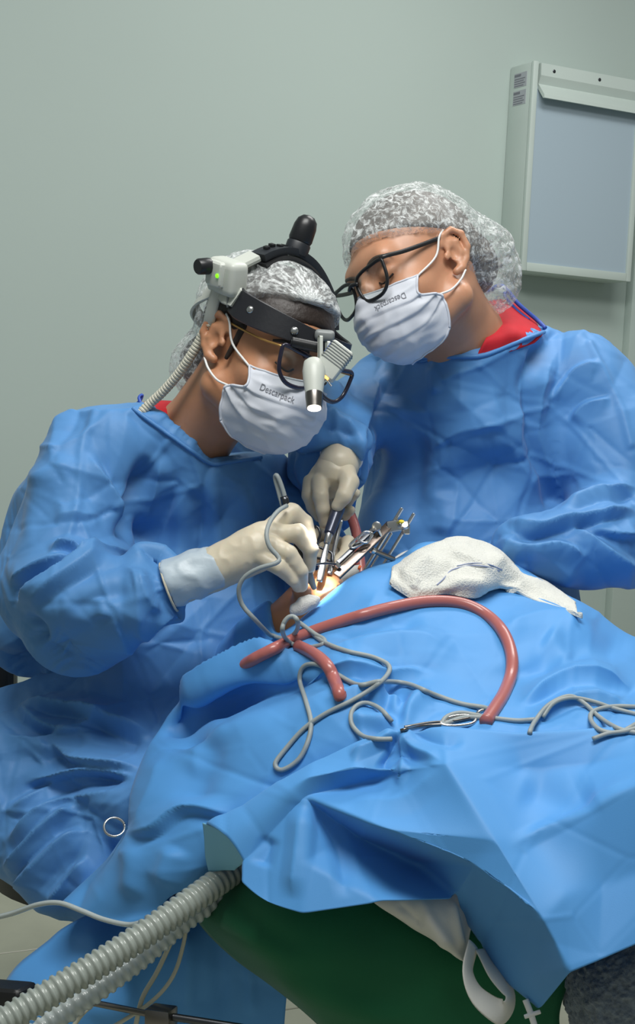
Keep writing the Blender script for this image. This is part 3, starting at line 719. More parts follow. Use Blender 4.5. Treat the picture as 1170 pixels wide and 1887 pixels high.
face_mask(RL, TL, surgL, 1, False, 'white pleated face mask')
glasses(RL, TL, 'cat', 'plastic_navy', 'gold', 'navy cat-eye eyeglasses with gold arms on the seated surgeon', .0030, .0014)

def sight_plane(a, b):                        # half-space above the straight line a-b as seen from the front
    u, v = P(*a, 1.0) - CAM_LOC, P(*b, 1.0) - CAM_LOC; n = np.cross(u, v); n = n if n[2] < 0 else -n
    return half(n, CAM_LOC)
def gown(name, ops, h, strokes, crumple, parent, fac, sm=2, mat='gown_blue'):
    V, F = sdf(ops, h); V = relax(V, F, sm, .5); V, F = subdivide(V, F); V = relax(V, F, 1, .5); V = apply_folds(V, F, [(s_[0], s_[1], s_[2] * 1.25, s_[3] * 1.5) + tuple(s_[4:]) for s_ in strokes], crumple, fac); return obj(name, V, F, mat, parent)
CR = [(7, 6.0, 1, (1, 1, .7)), (15, 2.6, 2, (1, 1, .8)), (34, .9, 6, (1, 1, 1))]
k = .06
ops = [('u', cone((395, 925, 2.22), (340, 1130, 2.23), 118, 180), 0), ('u', cone((340, 1130, 2.23), (270, 1380, 2.2), 180, 205), k),
       ('u', cone((225, 850, 2.15), (480, 905, 2.24), 88, 66), k),
       ('u', cone((185, 852, 2.12), (112, 1060, 2.05), 100, 108), .03), ('u', cone((110, 1090, 2.03), (150, 1140, 1.99), 103, 96), .04),
       ('u', cone((150, 1135, 1.985), (290, 1080, 1.95), 98, 56), .03), ('u', cone((265, 1110, 1.95), (335, 1140, 1.955), 34, 7), .02), ('u', cone((270, 1030, 1.955), (290, 1025, 1.955), 26, 16), .02),
       ('u', cone((140, 960, 2.26), (60, 1160, 2.26), 120, 85), .05),
       ('u', cone((505, 930, 2.26), (575, 1010, 2.2), 62, 50), .03), ('u', cone((575, 1010, 2.2), (625, 1030, 2.15), 48, 34), .03),
       ('u', cone((190, 1400, 2.14), (340, 1500, 1.98), 165, 110), .05), ('u', cone((20, 1440, 2.14), (120, 1590, 2.04), 165, 85), .05), ('u', cone((120, 1560, 2.04), (215, 1660, 1.98), 85, 60), .04),
       ('u', cone((335, 800, 2.145), (390, 900, 2.165), 88, 108), .05),
       ('s', both(both(sight_plane((250, 747), (385, 850)), sight_plane((385, 850), (490, 836))), ell((355, 790, 2.12), (150, 120, 200))), .004)]
strokesL = [
 ('r', [(178, 762), (158, 825), (150, 880), (142, 940), (122, 1000), (102, 1026)], 9, 3.0, .05),
 ('z', [(158, 838), (185, 880), (215, 930), (228, 985)], 34, 9),
 ('r', [(268, 835), (250, 915), (232, 985), (226, 1012)], 20, -16), ('t', [(300, 830), (285, 900), (262, 985)], 26, 7), ('r', [(330, 860), (328, 960), (318, 1080)], 26, 5), ('r', [(392, 862), (400, 960), (405, 1050)], 20, 4), ('r', [(360, 900), (365, 1000)], 18, -5), ('r', [(450, 880), (470, 960), (480, 1040)], 20, 5),
 ('s', [(92, 1030), (118, 1018), (140, 1022), (158, 1046)], 22, 10), ('s', [(10, 1078), (60, 1052), (110, 1040), (150, 1034)], 34, 12), ('z', [(22, 1118), (70, 1085), (120, 1060), (190, 1015)], 26, 12),
 ('s', [(55, 1122), (100, 1090), (150, 1062), (205, 1030)], 30, 9), ('r', [(40, 1130), (60, 1160), (52, 1200)], 14, -9), ('t', [(150, 1048), (200, 1022), (250, 1012), (285, 1010)], 26, 8),
 ('t', [(215, 1040), (250, 1060), (256, 1120), (248, 1185)], 24, 8), ('r', [(120, 1120), (180, 1110), (245, 1085)], 22, -6), ('r', [(185, 1100), (190, 1140)], 16, 5), ('z', [(262, 1040), (275, 1090), (300, 1130)], 20, 9), ('s', [(250, 1180), (300, 1140), (335, 1138)], 20, 8),
 ('t', [(100, 960), (140, 955), (190, 950)], 26, 5), ('r', [(60, 900), (110, 880), (150, 860)], 20, 5), ('r', [(40, 1000), (70, 930), (110, 870)], 22, 5),
 ('s', [(20, 1262), (60, 1320), (110, 1338), (170, 1318), (200, 1300)], 34, 14), ('s', [(22, 1275), (70, 1285), (140, 1300), (230, 1330), (300, 1338)], 36, 16), ('z', [(0, 1345), (60, 1358), (110, 1345), (190, 1330)], 26, 10),
 ('s', [(85, 1358), (130, 1395), (200, 1408), (260, 1410)], 32, 12), ('r', [(60, 1400), (90, 1370)], 20, 6), ('s', [(35, 1440), (90, 1432), (150, 1420), (250, 1428)], 30, 15), ('z', [(0, 1500), (60, 1462), (120, 1432), (180, 1422)], 34, 10),
 ('z', [(0, 1560), (60, 1505), (130, 1470), (240, 1452)], 36, 12), ('z', [(0, 1608), (60, 1548), (110, 1505), (160, 1480)], 30, 12), ('z', [(22, 1640), (80, 1582), (120, 1548), (160, 1528)], 30, 12), ('z', [(90, 1660), (130, 1610), (165, 1580)], 24, 8)]
gl = gown('gown', ops, .0056, strokesL, CR, surgL, [(80, 11.0, 3, 1, .8, 20, 1.0), (150, 24.0, 33, 1, .8, 20, 2.2), (40, 1.5, 4, 0, 1.0, 0)]); gl['label'] = 'blue non-woven surgical gown'
tube('neckline_binding', lay_on(bvh_of(gl), [(244, 752), (268, 770), (300, 793), (345, 825), (388, 854), (420, 851), (455, 846), (482, 842)], 1.5, 2.1), 4.2, 'gown_binding', gl, 2, 8)
tube('tie', [(245, 752, 2.13), (258, 738, 2.14), (262, 728, 2.14), (256, 733, 2.135), (262, 745, 2.13), (275, 742, 2.135)], 3, 'tie_blue', gl, n=6)
cl = sheet('scrub_collar', [[(238, 752, 2.16), (262, 742, 2.165), (300, 738, 2.17), (338, 742, 2.17)], [(250, 766, 2.10), (272, 758, 2.10), (300, 756, 2.105), (318, 754, 2.12)], [(268, 785, 2.085), (285, 785, 2.075), (298, 790, 2.07), (306, 798, 2.08)], [(290, 806, 2.10), (300, 808, 2.09), (306, 812, 2.09), (312, 818, 2.10)]], 'scrub_red', surgL, 6, crumple=[(40, 1.2, 4, (1, 1, 1))], thick=.002); cl['label'] = 'red scrub top collar'

# gloves of the left surgeon
def glove(name, prims, parent, h=.0017, k=.0028, mat='glove_latex', lump=.0006):
    ops = [('u', p, k) for p in prims]; V, F = sdf(ops, h); V = relax(V, F, 2, .5)
    N = vnormals(V, F); V = V + N * (lump * ridged(V * 70, 3))[:, None]; return obj(name, V, F, mat, parent)
pr = [cone((385, 1053, 1.95), (470, 1012, 1.95), 40, 44), cone((340, 1066, 1.95), (390, 1052, 1.95), 44, 38), ell((485, 1000, 1.95), (44, 40, 24), 25)]
pr += chain([(500, 975, 1.965, 20), (538, 945, 1.975, 18), (560, 964, 1.985, 16), (572, 998, 1.99, 13)])                # index finger
pr += chain([(510, 985, 1.95, 19), (548, 982, 1.945, 17), (572, 1012, 1.95, 14.5), (570, 1044, 1.96, 11.5)])          # middle finger
pr += chain([(500, 1005, 1.935, 18), (532, 1020, 1.93, 16), (554, 1052, 1.935, 13.5), (556, 1080, 1.95, 11)])         # ring finger
pr += chain([(480, 1028, 1.93, 16), (514, 1045, 1.925, 14), (540, 1068, 1.935, 11.5), (548, 1082, 1.945, 9.5)])       # little finger
pr += chain([(455, 1015, 1.99, 20), (505, 1020, 2.02, 17), (550, 1035, 2.02, 14), (570, 1050, 2.0, 11)])              # thumb on the far side
g1 = glove('glove', pr, surgL); g1['label'] = 'cream latex glove holding the handpiece'
cuff = [cone((300, 1080, 1.95), (360, 1058, 1.95), 47, 43), cone((360, 1058, 1.95), (396, 1048, 1.95), 43, 40)]
V, F = sdf([('u', p, .006) for p in cuff] + [('i', half(-(P(400, 1045, 1.95) - P(310, 1078, 1.95)), P(311, 1082, 1.95)), 0)], .003); V = relax(V, F, 1); N = vnormals(V, F); V = V + N * (.0022 * ridged(V * 45, 8))[:, None]
gc = obj('glove_cuff', V, F, 'glove_cuff', g1); gc['label'] = 'pale stretched glove cuff'
a_ = P(311, 1082, 1.95); ax = P(400, 1045, 1.95) - P(310, 1078, 1.95); Rf = frame_from(ax); th = np.linspace(0, 2 * np.pi, 32, endpoint=False); V, F = tube_mesh(a_ + (np.cos(th)[:, None] * Rf[:, 0] + np.sin(th)[:, None] * Rf[:, 1]) * rm(46.5, 1.95), .0016, 6, True); obj('cuff_bead', V, F, 'glove_latex', g1)
pr = [ell((622, 1015, 2.13), (30, 26, 26), -20), cone((640, 1035, 2.14), (612, 1010, 2.12), 24, 26)]
pr += chain([(610, 1005, 2.11, 15), (590, 985, 2.09, 13.5), (578, 982, 2.07, 12), (570, 995, 2.06, 10)]) + chain([(618, 1020, 2.10, 14), (598, 1012, 2.07, 13), (582, 1030, 2.05, 11)]) + chain([(632, 1005, 2.10, 14), (642, 1000, 2.07, 13), (636, 1022, 2.05, 11), (620, 1035, 2.04, 9.5)]) + chain([(628, 1025, 2.11, 13), (610, 1030, 2.07, 12), (596, 1046, 2.05, 10)]) + chain([(645, 1030, 2.12, 12), (640, 1045, 2.08, 11), (620, 1052, 2.05, 9)])
g2 = glove('glove', pr, surgL); g2['label'] = 'cream glove steadying the retractor'

# ------------------------------------------------------------------ surgeon on the right
RR, TR = headM(-54, 17, 17, (772, 512, 2.20))
surgR = empty('person', P(860, 1700, 2.45), 'surgeon in blue gown and black-framed glasses leaning in beside the film viewer', 'person')
build_head(RR, TR, [(P(850, 622, 2.29), .060), (P(880, 680, 2.42), .05), (P(870, 800, 2.46), .06)], 'skin_fair', surgR, 1.04)
V, F = hair_mesh(.003, [((0, .36, -.93), (0, .080, .074)), ((0, 1, -.1), (0, -.035, 0))], bulges=[((0, -.10, -.005), (.052, .032, .045))]); local(obj('hair', V, F, 'hair_grey', surgR), RR, TR)
cap_mat('cap_mesh_crinkled', dens=.58, scale=85)
V, F = hair_mesh(.012, [((0, .30, -.95), (0, .086, .066)), ((0, 1, -.15), (0, -.042, 0))], bulges=[((0, -.115, .0), (.07, .05, .062)), ((0, -.125, -.045), (.045, .03, .035))], lumps=.003, seed=11)
capR = local(obj('surgical_cap', V, F, 'cap_mesh_crinkled', surgR), RR, TR); capR['label'] = 'sheer white crinkled cap'
for sx in (-1, 1): brow(RR, TR, sx, 'hair_grey', surgR, .003); lash(RR, TR, sx, surgR)
face_mask(RR, TR, surgR, -1, True, 'white face mask worn upside down')
glasses(RR, TR, 'rect', 'plastic_black', 'plastic_black', 'thick black rectangular eyeglasses on the surgeon at the right', .0028, .0032)
ops = [('u', cone((850, 810, 2.44), (860, 1230, 2.42), 172, 215), 0), ('u', cone((735, 735, 2.40), (1040, 735, 2.42), 78, 100), .06),
       ('u', cone((705, 730, 2.39), (625, 800, 2.24), 76, 66), .03), ('u', cone((620, 805, 2.22), (612, 850, 2.17), 72, 66), .02), ('u', cone((606, 840, 2.20), (606, 935, 2.24), 62, 44), .02), ('u', cone((585, 796, 2.11), (655, 812, 2.10), 28, 30), .015), ('u', cone((600, 802, 2.092), (654, 812, 2.088), 22, 20), .012), ('u', cone((655, 815, 2.12), (664, 880, 2.15), 24, 14), .015), ('u', cone((578, 805, 2.14), (560, 870, 2.18), 26, 22), .015),
       ('u', cone((1075, 750, 2.38), (1180, 950, 2.32), 96, 108), .03), ('u', cone((1180, 975, 2.30), (1080, 1000, 2.24), 98, 78), .03), ('u', cone((1080, 1000, 2.24), (965, 1012, 2.17), 76, 54), .02),
       ('u', cone((955, 655, 2.42), (1075, 725, 2.42), 58, 92), .04), ('u', cone((1090, 680, 2.50), (1150, 900, 2.50), 55, 90), .04),
       ('u', cone((865, 640, 2.34), (860, 760, 2.38), 128, 160), .05),
       ('s', both(both(sight_plane((785, 655), (890, 650)), sight_plane((890, 650), (1003, 606))), ell((880, 580, 2.32), (170, 110, 250))), .004)]
strokesR = [
 ('r', [(998, 618), (985, 660), (965, 700), (975, 760), (985, 820), (1000, 880), (1030, 945)], 16, -9, .1), ('t', [(1030, 640), (1000, 700), (995, 780), (1010, 870), (1035, 940)], 30, 9), ('t', [(962, 630), (965, 700), (955, 800), (975, 880)], 24, 7),
 ('r', [(1078, 640), (1110, 690), (1140, 750), (1165, 830)], 9, 3.5, .05), ('z', [(1010, 745), (1050, 695), (1090, 680), (1110, 690)], 24, 6), ('z', [(1045, 780), (1075, 745), (1130, 735)], 24, 6),
 ('s', [(1030, 945), (1080, 925), (1130, 905), (1180, 890)], 34, 12), ('s', [(925, 955), (980, 975), (1040, 962), (1110, 950), (1180, 935)], 34, 14), ('z', [(1045, 962), (1085, 990), (1130, 1020), (1180, 1045)], 30, 10), ('z', [(918, 990), (970, 1005), (1030, 1000), (1080, 1030)], 28, 10), ('s', [(1090, 970), (1130, 985), (1180, 985)], 24, 8), ('r', [(930, 1040), (1000, 1065), (1080, 1060)], 20, 6),
 ('z', [(712, 655), (690, 740), (668, 820), (655, 900)], 40, 10), ('r', [(790, 668), (800, 700), (806, 730)], 14, 5), ('r', [(740, 700), (720, 800), (700, 900), (690, 1000)], 34, 8), ('r', [(770, 780), (765, 880), (760, 980)], 26, -7), ('s', [(785, 835), (840, 800), (900, 785), (935, 795)], 30, 3.5), ('r', [(830, 880), (900, 870), (960, 900)], 34, -3), ('t', [(900, 690), (920, 780), (960, 860), (1000, 920)], 30, 6), ('t', [(850, 660), (850, 760)], 26, 4), ('r', [(820, 900), (810, 990)], 30, 6),
 ('s', [(560, 790), (590, 775), (630, 785), (668, 800)], 26, 10), ('r', [(575, 770), (600, 745), (640, 735)], 18, 8), ('z', [(552, 830), (575, 800), (600, 790)], 20, 8), ('r', [(660, 790), (668, 850), (655, 900)], 14, 7), ('r', [(560, 840), (562, 900), (572, 950)], 16, 6), ('r', [(600, 750), (610, 800)], 12, -6), ('r', [(650, 700), (610, 750), (580, 780)], 18, 6)]
gr = gown('gown', ops, .0058, strokesR, CR, surgR, [(84, 11.0, 5, 1, .75, 0, 1.0), (150, 24.0, 35, 1, .75, 0, 2.2), (40, 1.5, 6, 0, 1.0, 0)]); gr['label'] = 'blue non-woven surgical gown'
tube('neckline_binding', lay_on(bvh_of(gr), [(772, 660), (800, 659), (845, 657), (890, 655), (940, 636), (975, 622), (1002, 612)], 1.5, 2.28), 4.2, 'gown_binding', gr, 2, 8)
tube('tie', [(895, 540, 2.36), (925, 527, 2.35), (955, 560, 2.34), (990, 590, 2.34), (1005, 605, 2.33)], 4, 'tie_blue', gr, n=8)
tube('tie', [(935, 535, 2.35), (930, 545, 2.34), (950, 570, 2.34), (975, 590, 2.34)], 3, 'tie_blue', gr, n=8)
cl = sheet('scrub_collar', [[(880, 560, 2.33), (915, 552, 2.345), (948, 560, 2.36), (985, 585, 2.38)], [(912, 592, 2.285), (940, 584, 2.30), (965, 588, 2.32), (995, 605, 2.33)], [(896, 622, 2.228), (935, 613, 2.24), (965, 612, 2.26), (1000, 616, 2.29)], [(878, 656, 2.225), (910, 656, 2.23), (950, 645, 2.245), (985, 632, 2.27)]], 'scrub_red', surgR, 6, crumple=[(40, 1.5, 4, (1, 1, 1))], thick=.002); cl['label'] = 'red scrub top collar'
# right surgeon's gloved hand, gripping the instrument handle from above
D0 = 2.08
pr = [cone((630, 838, D0 + .03), (616, 872, D0 + .01), 35, 38), ell((604, 884, D0 + .012), (38, 36, 22), 25)]
pr += chain([(590, 888, D0 - .005, 16), (591, 915, D0 - .025, 14.5), (595, 940, D0 - .027, 12.5), (598, 964, D0 - .022, 10)])   # index
pr += chain([(573, 888, D0 + .008, 15), (570, 912, D0 + .000, 13.5), (577, 934, D0 + .004, 12), (588, 952, D0 + .010, 10)])    # middle
pr += chain([(632, 862, D0 + .005, 21), (644, 888, D0 - .022, 17.5), (634, 914, D0 - .038, 14.5), (622, 932, D0 - .036, 11)])  # thumb
pr += chain([(590, 898, D0 + .035, 14), (612, 922, D0 + .045, 12.5), (640, 923, D0 + .028, 11), (655, 909, D0 + .010, 9)])     # ring, curled round
pr += chain([(590, 912, D0 + .045, 13), (612, 942, D0 + .048, 11.5), (636, 949, D0 + .030, 10), (647, 940, D0 + .012, 8.5)])   # little
g3 = glove('glove', pr, surgR); g3['label'] = 'cream latex glove gripping a handle'
V, F = sdf([('u', cone((632, 830, D0 + .03), (624, 856, D0 + .012), 37, 38.5), 0)] + [('i', half(P(632, 826, D0 + .03) - P(624, 856, D0 + .012), P(631, 836, D0 + .026)), 0)], .0026); obj('glove_cuff', relax(V, F, 2), F, 'glove_latex', g3)
ax = P(632, 830, D0 + .03) - P(624, 856, D0 + .012); Rf = frame_from(ax); V, F = tube_mesh(P(629, 842, D0 + .024) + (np.cos(th)[:, None] * Rf[:, 0] + np.sin(th)[:, None] * Rf[:, 1]) * rm(38.5, D0), .0022, 8, True); obj('cuff_bead', V, F, 'loop_white', g3)

# ------------------------------------------------------------------ patient under the drapes
pat = empty('person', P(560, 1250, 1.98), 'patient lying under blue drapes with a strip of bare skin showing', 'person')
ops = [('u', cone((520, 1175, 2.05), (600, 1120, 2.04), 62, 58), 0), ('u', cone((600, 1120, 2.04), (740, 1130, 2.12), 58, 80), .04), ('u', ell((520, 1240, 2.09), (60, 60, 80)), .05), ('u', cone((800, 1250, 2.10), (1100, 1350, 2.10), 95, 100), .08), ('u', cone((1100, 1350, 2.10), (1500, 1400, 2.10), 100, 90), .06),
       ('u', cone((548, 1090, 2.0), (566, 1082, 1.99), 12, 10), .01), ('s', ell((590, 1066, 1.995), (22, 9, 18), -30), .008)]
V, F = sdf(ops, .005); obj('body', relax(V, F, 2), F, 'skin_patient', pat)['label'] = 'bare skin between the drapes'
w_ = [(572, 1078, 1.985), (590, 1062, 1.985), (612, 1052, 1.99), (622, 1062, 1.985), (600, 1076, 1.975)]


# ------------------------------------------------------------------ drapes
A1 = [
 [(500, 1225, 2.3), (430, 1215, 2.22), (500, 1150, 2.2), (540, 1190, 2.16), (650, 1110, 2.18), (740, 1080, 2.22), (830, 1060, 2.26), (930, 1075, 2.26), (1080, 1150, 2.25), (1230, 1230, 2.2)],
 [(450, 1210, 2.24), (398, 1195, 2.12), (490, 1108, 2.06), (517, 1165, 1.985), (640, 1067, 2.0), (722, 1033, 2.05), (800, 1003, 2.12), (920, 1030, 2.14), (1055, 1108, 2.14), (1190, 1180, 2.1)],
 [(430, 1265, 2.18), (372, 1255, 2.06), (440, 1195, 2.0), (535, 1190, 1.93), (660, 1130, 1.93), (760, 1110, 1.95), (860, 1100, 1.98), (960, 1115, 2.02), (1065, 1160, 2.0), (1190, 1220, 1.98)],
 [(380, 1320, 2.12), (320, 1305, 2.0), (410, 1260, 1.93), (530, 1250, 1.86), (650, 1215, 1.84), (760, 1205, 1.85), (870, 1200, 1.86), (970, 1205, 1.88), (1080, 1235, 1.87), (1190, 1260, 1.86)],
 [(360, 1355, 2.10), (295, 1342, 1.985), (395, 1300, 1.955), (525, 1284, 1.868), (645, 1252, 1.808), (750, 1246, 1.825), (865, 1242, 1.812), (970, 1244, 1.84), (1080, 1264, 1.828), (1190, 1280, 1.825)],
 [(330, 1400, 2.07), (268, 1385, 1.95), (370, 1340, 1.87), (520, 1330, 1.78), (640, 1290, 1.76), (740, 1290, 1.76), (860, 1285, 1.76), (970, 1285, 1.77), (1080, 1295, 1.77), (1190, 1300, 1.77)],
 [(300, 1470, 2.04), (243, 1455, 1.92), (330, 1440, 1.82), (470, 1430, 1.73), (620, 1395, 1.71), (740, 1362, 1.70), (860, 1352, 1.70), (970, 1357, 1.70), (1080, 1357, 1.70), (1190, 1357, 1.70)],
 [(280, 1550, 2.0), (232, 1540, 1.9), (300, 1530, 1.79), (420, 1540, 1.72), (560, 1500, 1.72), (740, 1430, 1.72), (860, 1420, 1.72), (970, 1420, 1.72), (1080, 1420, 1.72), (1190, 1420, 1.72)],
 [(150, 1655, 1.98), (118, 1664, 1.88), (228, 1702, 1.78), (330, 1650, 1.75), (450, 1592, 1.75), (740, 1480, 1.76), (860, 1470, 1.76), (970, 1470, 1.76), (1080, 1470, 1.76), (1190, 1470, 1.76)]]
for r_ in A1: x_, y_, d_ = r_[-1]; r_ += [(1400, y_ + 8, d_ - .01), (1680, y_ + 14, d_ - .02)]
st1 = [('z', [(305, 1308), (370, 1272), (470, 1228), (560, 1208)], 50, 22), ('r', [(280, 1372), (390, 1305), (500, 1258), (590, 1268)], 30, -24), ('r', [(380, 1335), (360, 1420), (350, 1490)], 40, -7), ('t', [(345, 1430), (355, 1350), (420, 1300)], 40, 6),
 ('s', [(236, 1540), (290, 1535), (345, 1492), (430, 1500)], 30, 8), ('t', [(290, 1380), (285, 1450), (262, 1540)], 36, 6), ('r', [(330, 1560), (300, 1640)], 24, 7), ('r', [(260, 1560), (240, 1660)], 22, 6),
 ('r', [(600, 1180), (700, 1160), (790, 1150)], 24, -8), ('t', [(560, 1230), (660, 1200), (760, 1180), (850, 1200)], 40, 8), ('s', [(580, 1262), (650, 1240), (720, 1252), (800, 1240)], 30, 8), ('z', [(600, 1300), (680, 1280), (760, 1300)], 30, 8), ('r', [(730, 1250), (700, 1330)], 20, -7), ('t', [(900, 1170), (1000, 1150), (1100, 1170)], 30, 7), ('r', [(960, 1240), (1060, 1210), (1170, 1200)], 30, -8), ('s', [(950, 1290), (1040, 1262), (1170, 1270)], 34, 10), ('s', [(960, 1330), (1060, 1300), (1180, 1310)], 26, 7), ('r', [(1000, 1180), (1050, 1230)], 22, 6), ('t', [(700, 1080), (670, 1140), (600, 1180)], 24, 4), ('t', [(450, 1130), (432, 1200), (400, 1240)], 20, 6), ('r', [(480, 1150), (440, 1230)], 16, -6)]
st1 += [('r', [(735, 1340), (700, 1300), (690, 1262)], 16, 7), ('r', [(735, 1340), (760, 1300), (800, 1270)], 18, 7), ('r', [(730, 1342), (690, 1335), (640, 1330)], 16, 7), ('r', [(735, 1342), (715, 1312), (660, 1290)], 14, -7), ('r', [(738, 1338), (742, 1300), (745, 1262)], 14, -6)]
dA = sheet('surgical_drape', A1, 'drape_blue', None, 30, [(a[0], a[1], a[2] * 1.2, a[3] * 1.5) + tuple(a[4:]) for a in st1], [], .0012, None, [(100, 7.0, 8, 1, 1.3, -20, .5), (170, 15.0, 38, 1, 1.3, -20, 1.2), (46, 1.0, 9, 0, 1.0, 0)], [(565, 1105, 90), (700, 1050, 50)])
tag(dA, 'blue drape spread over the patient with tubing and cords on top', 'drape')

C = dict(a=(371, 1515, 1.70), e1=(425, 1540, 1.645), e2=(451, 1588, 1.64), t1=(571, 1400, 1.665), t2=(660, 1362, 1.67), g=(735, 1346, 1.66), t3=(820, 1340, 1.66), t4=(950, 1352, 1.655), t5=(1080, 1348, 1.655), t6=(1200, 1345, 1.655),
 ab=(420, 1545, 1.735), t1b=(600, 1440, 1.705), gb=(740, 1395, 1.69), t3b=(825, 1388, 1.69), t4b=(950, 1395, 1.69), t5b=(1080, 1392, 1.69), t6b=(1200, 1390, 1.69),
 k1=(566, 1432, 1.635), s=(563, 1468, 1.64), k2=(650, 1415, 1.625), k3=(742, 1400, 1.65), k4=(690, 1440, 1.645), m1=(822, 1405, 1.585), m2=(912, 1545, 1.525), m3=(1000, 1690, 1.485), m4=(1050, 1792, 1.47),
 l1=(700, 1524, 1.565), l2=(868, 1598, 1.53), l3=(978, 1668, 1.49), q1=(663, 1540, 1.65), q2=(770, 1592, 1.655), p1=(560, 1590, 1.60), b1=(450, 1628, 1.625), b2=(485, 1663, 1.60), b3=(560, 1684, 1.575), b4=(700, 1664, 1.57), b5=(838, 1650, 1.60),
 n1=(852, 1695, 1.63), n2=(910, 1785, 1.61), n3=(990, 1862, 1.57), r1=(960, 1420, 1.632), r2b=(1085, 1412, 1.627), r2=(1200, 1388, 1.60), r3a=(990, 1535, 1.555), r3=(1090, 1490, 1.535), r4=(1200, 1430, 1.525), r5a=(1040, 1650, 1.50), r5=(1110, 1630, 1.515), r6=(1200, 1600, 1.51), r7=(1105, 1770, 1.475), r8=(1200, 1728, 1.48), t7=(1480, 1350, 1.65), t7b=(1480, 1395, 1.68), r2c=(1480, 1395, 1.60), r4c=(1480, 1450, 1.535), r6c=(1480, 1610, 1.52), r8c=(1480, 1720, 1.49))
Fc = 'a t1 k1 e1|e1 k1 s e2|t1 t2 k2 k1|t2 g k3 k2|k1 k2 k4 s|k2 k3 m1 k4|s k4 l1|k4 m1 m2 l1|g t3 m1 k3|l1 m2 l2|m2 m3 l3 l2|t3 t4 r1 m1|t4 t5 r2b r1|t5 t6 r2 r2b|m1 r1 r3a m2|r1 r2b r3 r3a|r2b r2 r4 r3|m2 r3a r5a m3|r3a r3 r5 r5a|r3 r4 r6 r5|m3 r5a m4|r5a r5 r7 m4|r5 r6 r8 r7|t6 t7 r2c r2|r2 r2c r4c r4|r4 r4c r6c r6|r6 r6c r8c r8|t6 t6b t7b t7|a ab t1b t1|t1 t1b gb t2|t2 gb g|g gb t3b t3|t3 t3b t4b t4|t4 t4b t5b t5|t5 t5b t6b t6|e2 s p1 b1|s q1 p1|b1 p1 b3 b2|p1 q1 q2 b4|p1 b4 b3|q2 b5 b4|s l1 q1|l1 l2 q2 q1|l2 b5 q2|l2 n1 b5|l2 l3 n2 n1|l3 m3 m4 n3|l3 n3 n2'
def cage(name, pts, faces, mat, lv=4, crease=.35, bcrease=.8, thick=.0012, strong=(), crumple=()):
    bm = bmesh.new(); vs = {q: bm.verts.new(Vector(P(*p))) for q, p in pts.items()}
    for f in faces.split('|'): bm.faces.new([vs[q] for q in f.split()])
    bmesh.ops.recalc_face_normals(bm, faces=bm.faces)
    lay = bm.edges.layers.float.new('crease_edge'); inv = {v: q for q, v in vs.items()}
    for e in bm.edges:
        nm = {inv[e.verts[0]], inv[e.verts[1]]}
        e[lay] = bcrease if e.is_boundary else crease
        for a, b, c in strong:
            if nm == {a, b}: e[lay] = c
    ob = bm_obj(name, bm, mat, None, True, 180); subd(ob, lv)
    dg = bpy.context.evaluated_depsgraph_get(); me = bpy.data.meshes.new_from_object(ob.evaluated_get(dg)); ob.modifiers.clear(); old = ob.data; ob.data = me; bpy.data.meshes.remove(old)
    n = len(me.vertices); V = np.empty(n * 3); me.vertices.foreach_get('co', V); V = V.reshape(-1, 3); N = np.empty(n * 3); me.vertices.foreach_get('normal', N); N = N.reshape(-1, 3)
    for sc, amp, seed in crumple: V = V + N * (amp * 1e-3 * ridged(V * sc, seed))[:, None]
    V = V + N * np.sign((N * (CAM_LOC - V)).sum(1).mean()) * ((facets(to_px(V)[:, :2], (), 150, 7.0, 17, 1, 1.0, 0, .5) + fold_amount(to_px(V)[:, :2], [('t', [(735, 1345), (690, 1372), (640, 1390)], 16, 9), ('t', [(735, 1345), (722, 1385), (695, 1425)], 14, -8), ('t', [(737, 1346), (765, 1380), (815, 1402)], 18, 9), ('t', [(738, 1346), (742, 1400), (730, 1450)], 14, 7), ('t', [(750, 1342), (800, 1362), (860, 1370)], 16, -7), ('t', [(935, 1560), (1050, 1500), (1180, 1425)], 22, 6), ('r', [(960, 1440), (1040, 1470), (1100, 1450)], 50, -9), ('t', [(640, 1480), (740, 1470), (815, 1410)], 30, 5), ('t', [(560, 1480), (552, 1560), (540, 1660)], 30, 8), ('t', [(565, 1475), (620, 1560), (640, 1660)], 26, -7), ('t', [(500, 1540), (480, 1600)], 26, -6)])) * 1e-3)[:, None]
    me.vertices.foreach_set('co', V.ravel()); me.update()
    solid(ob, thick, 0); return ob
dB = cage('surgical_drape', C, Fc, 'drape_blue', 5, .6, .95, .0012, [('m1', 'm2', .8), ('m2', 'm3', .85), ('m3', 'm4', .85), ('s', 'l1', .7), ('l1', 'l2', .7), ('l2', 'l3', .7), ('s', 'q1', .5), ('q1', 'q2', .5), ('t3', 'm1', .6), ('t1', 'a', .25), ('k1', 'e1', .1), ('r1', 'r3a', .2), ('r3a', 'r5a', .2), ('r3a', 'r3', .7), ('r3', 'r4', .7), ('e2', 'b1', 0), ('b1', 'b2', 0), ('b2', 'b3', 0), ('b3', 'b4', .2), ('a', 'e1', 0), ('e1', 'e2', 0)], [])
uh = sheet('turned_underside', [[(373, 1517, 1.703), (400, 1526, 1.675), (425, 1542, 1.652), (451, 1589, 1.648)], [(376, 1545, 1.715), (396, 1556, 1.70), (418, 1570, 1.685), (444, 1594, 1.67)], [(378, 1578, 1.722), (394, 1584, 1.715), (412, 1590, 1.705), (436, 1600, 1.69)], [(384, 1606, 1.726), (396, 1606, 1.722), (412, 1604, 1.715), (432, 1604, 1.70)]], 'drape_underside', dB, 8, thick=.001); uh['label'] = 'pale green-blue underside of the turned edge'
tag(dB, 'pleated blue drape hanging towards the viewer in front of the green sheet', 'drape')
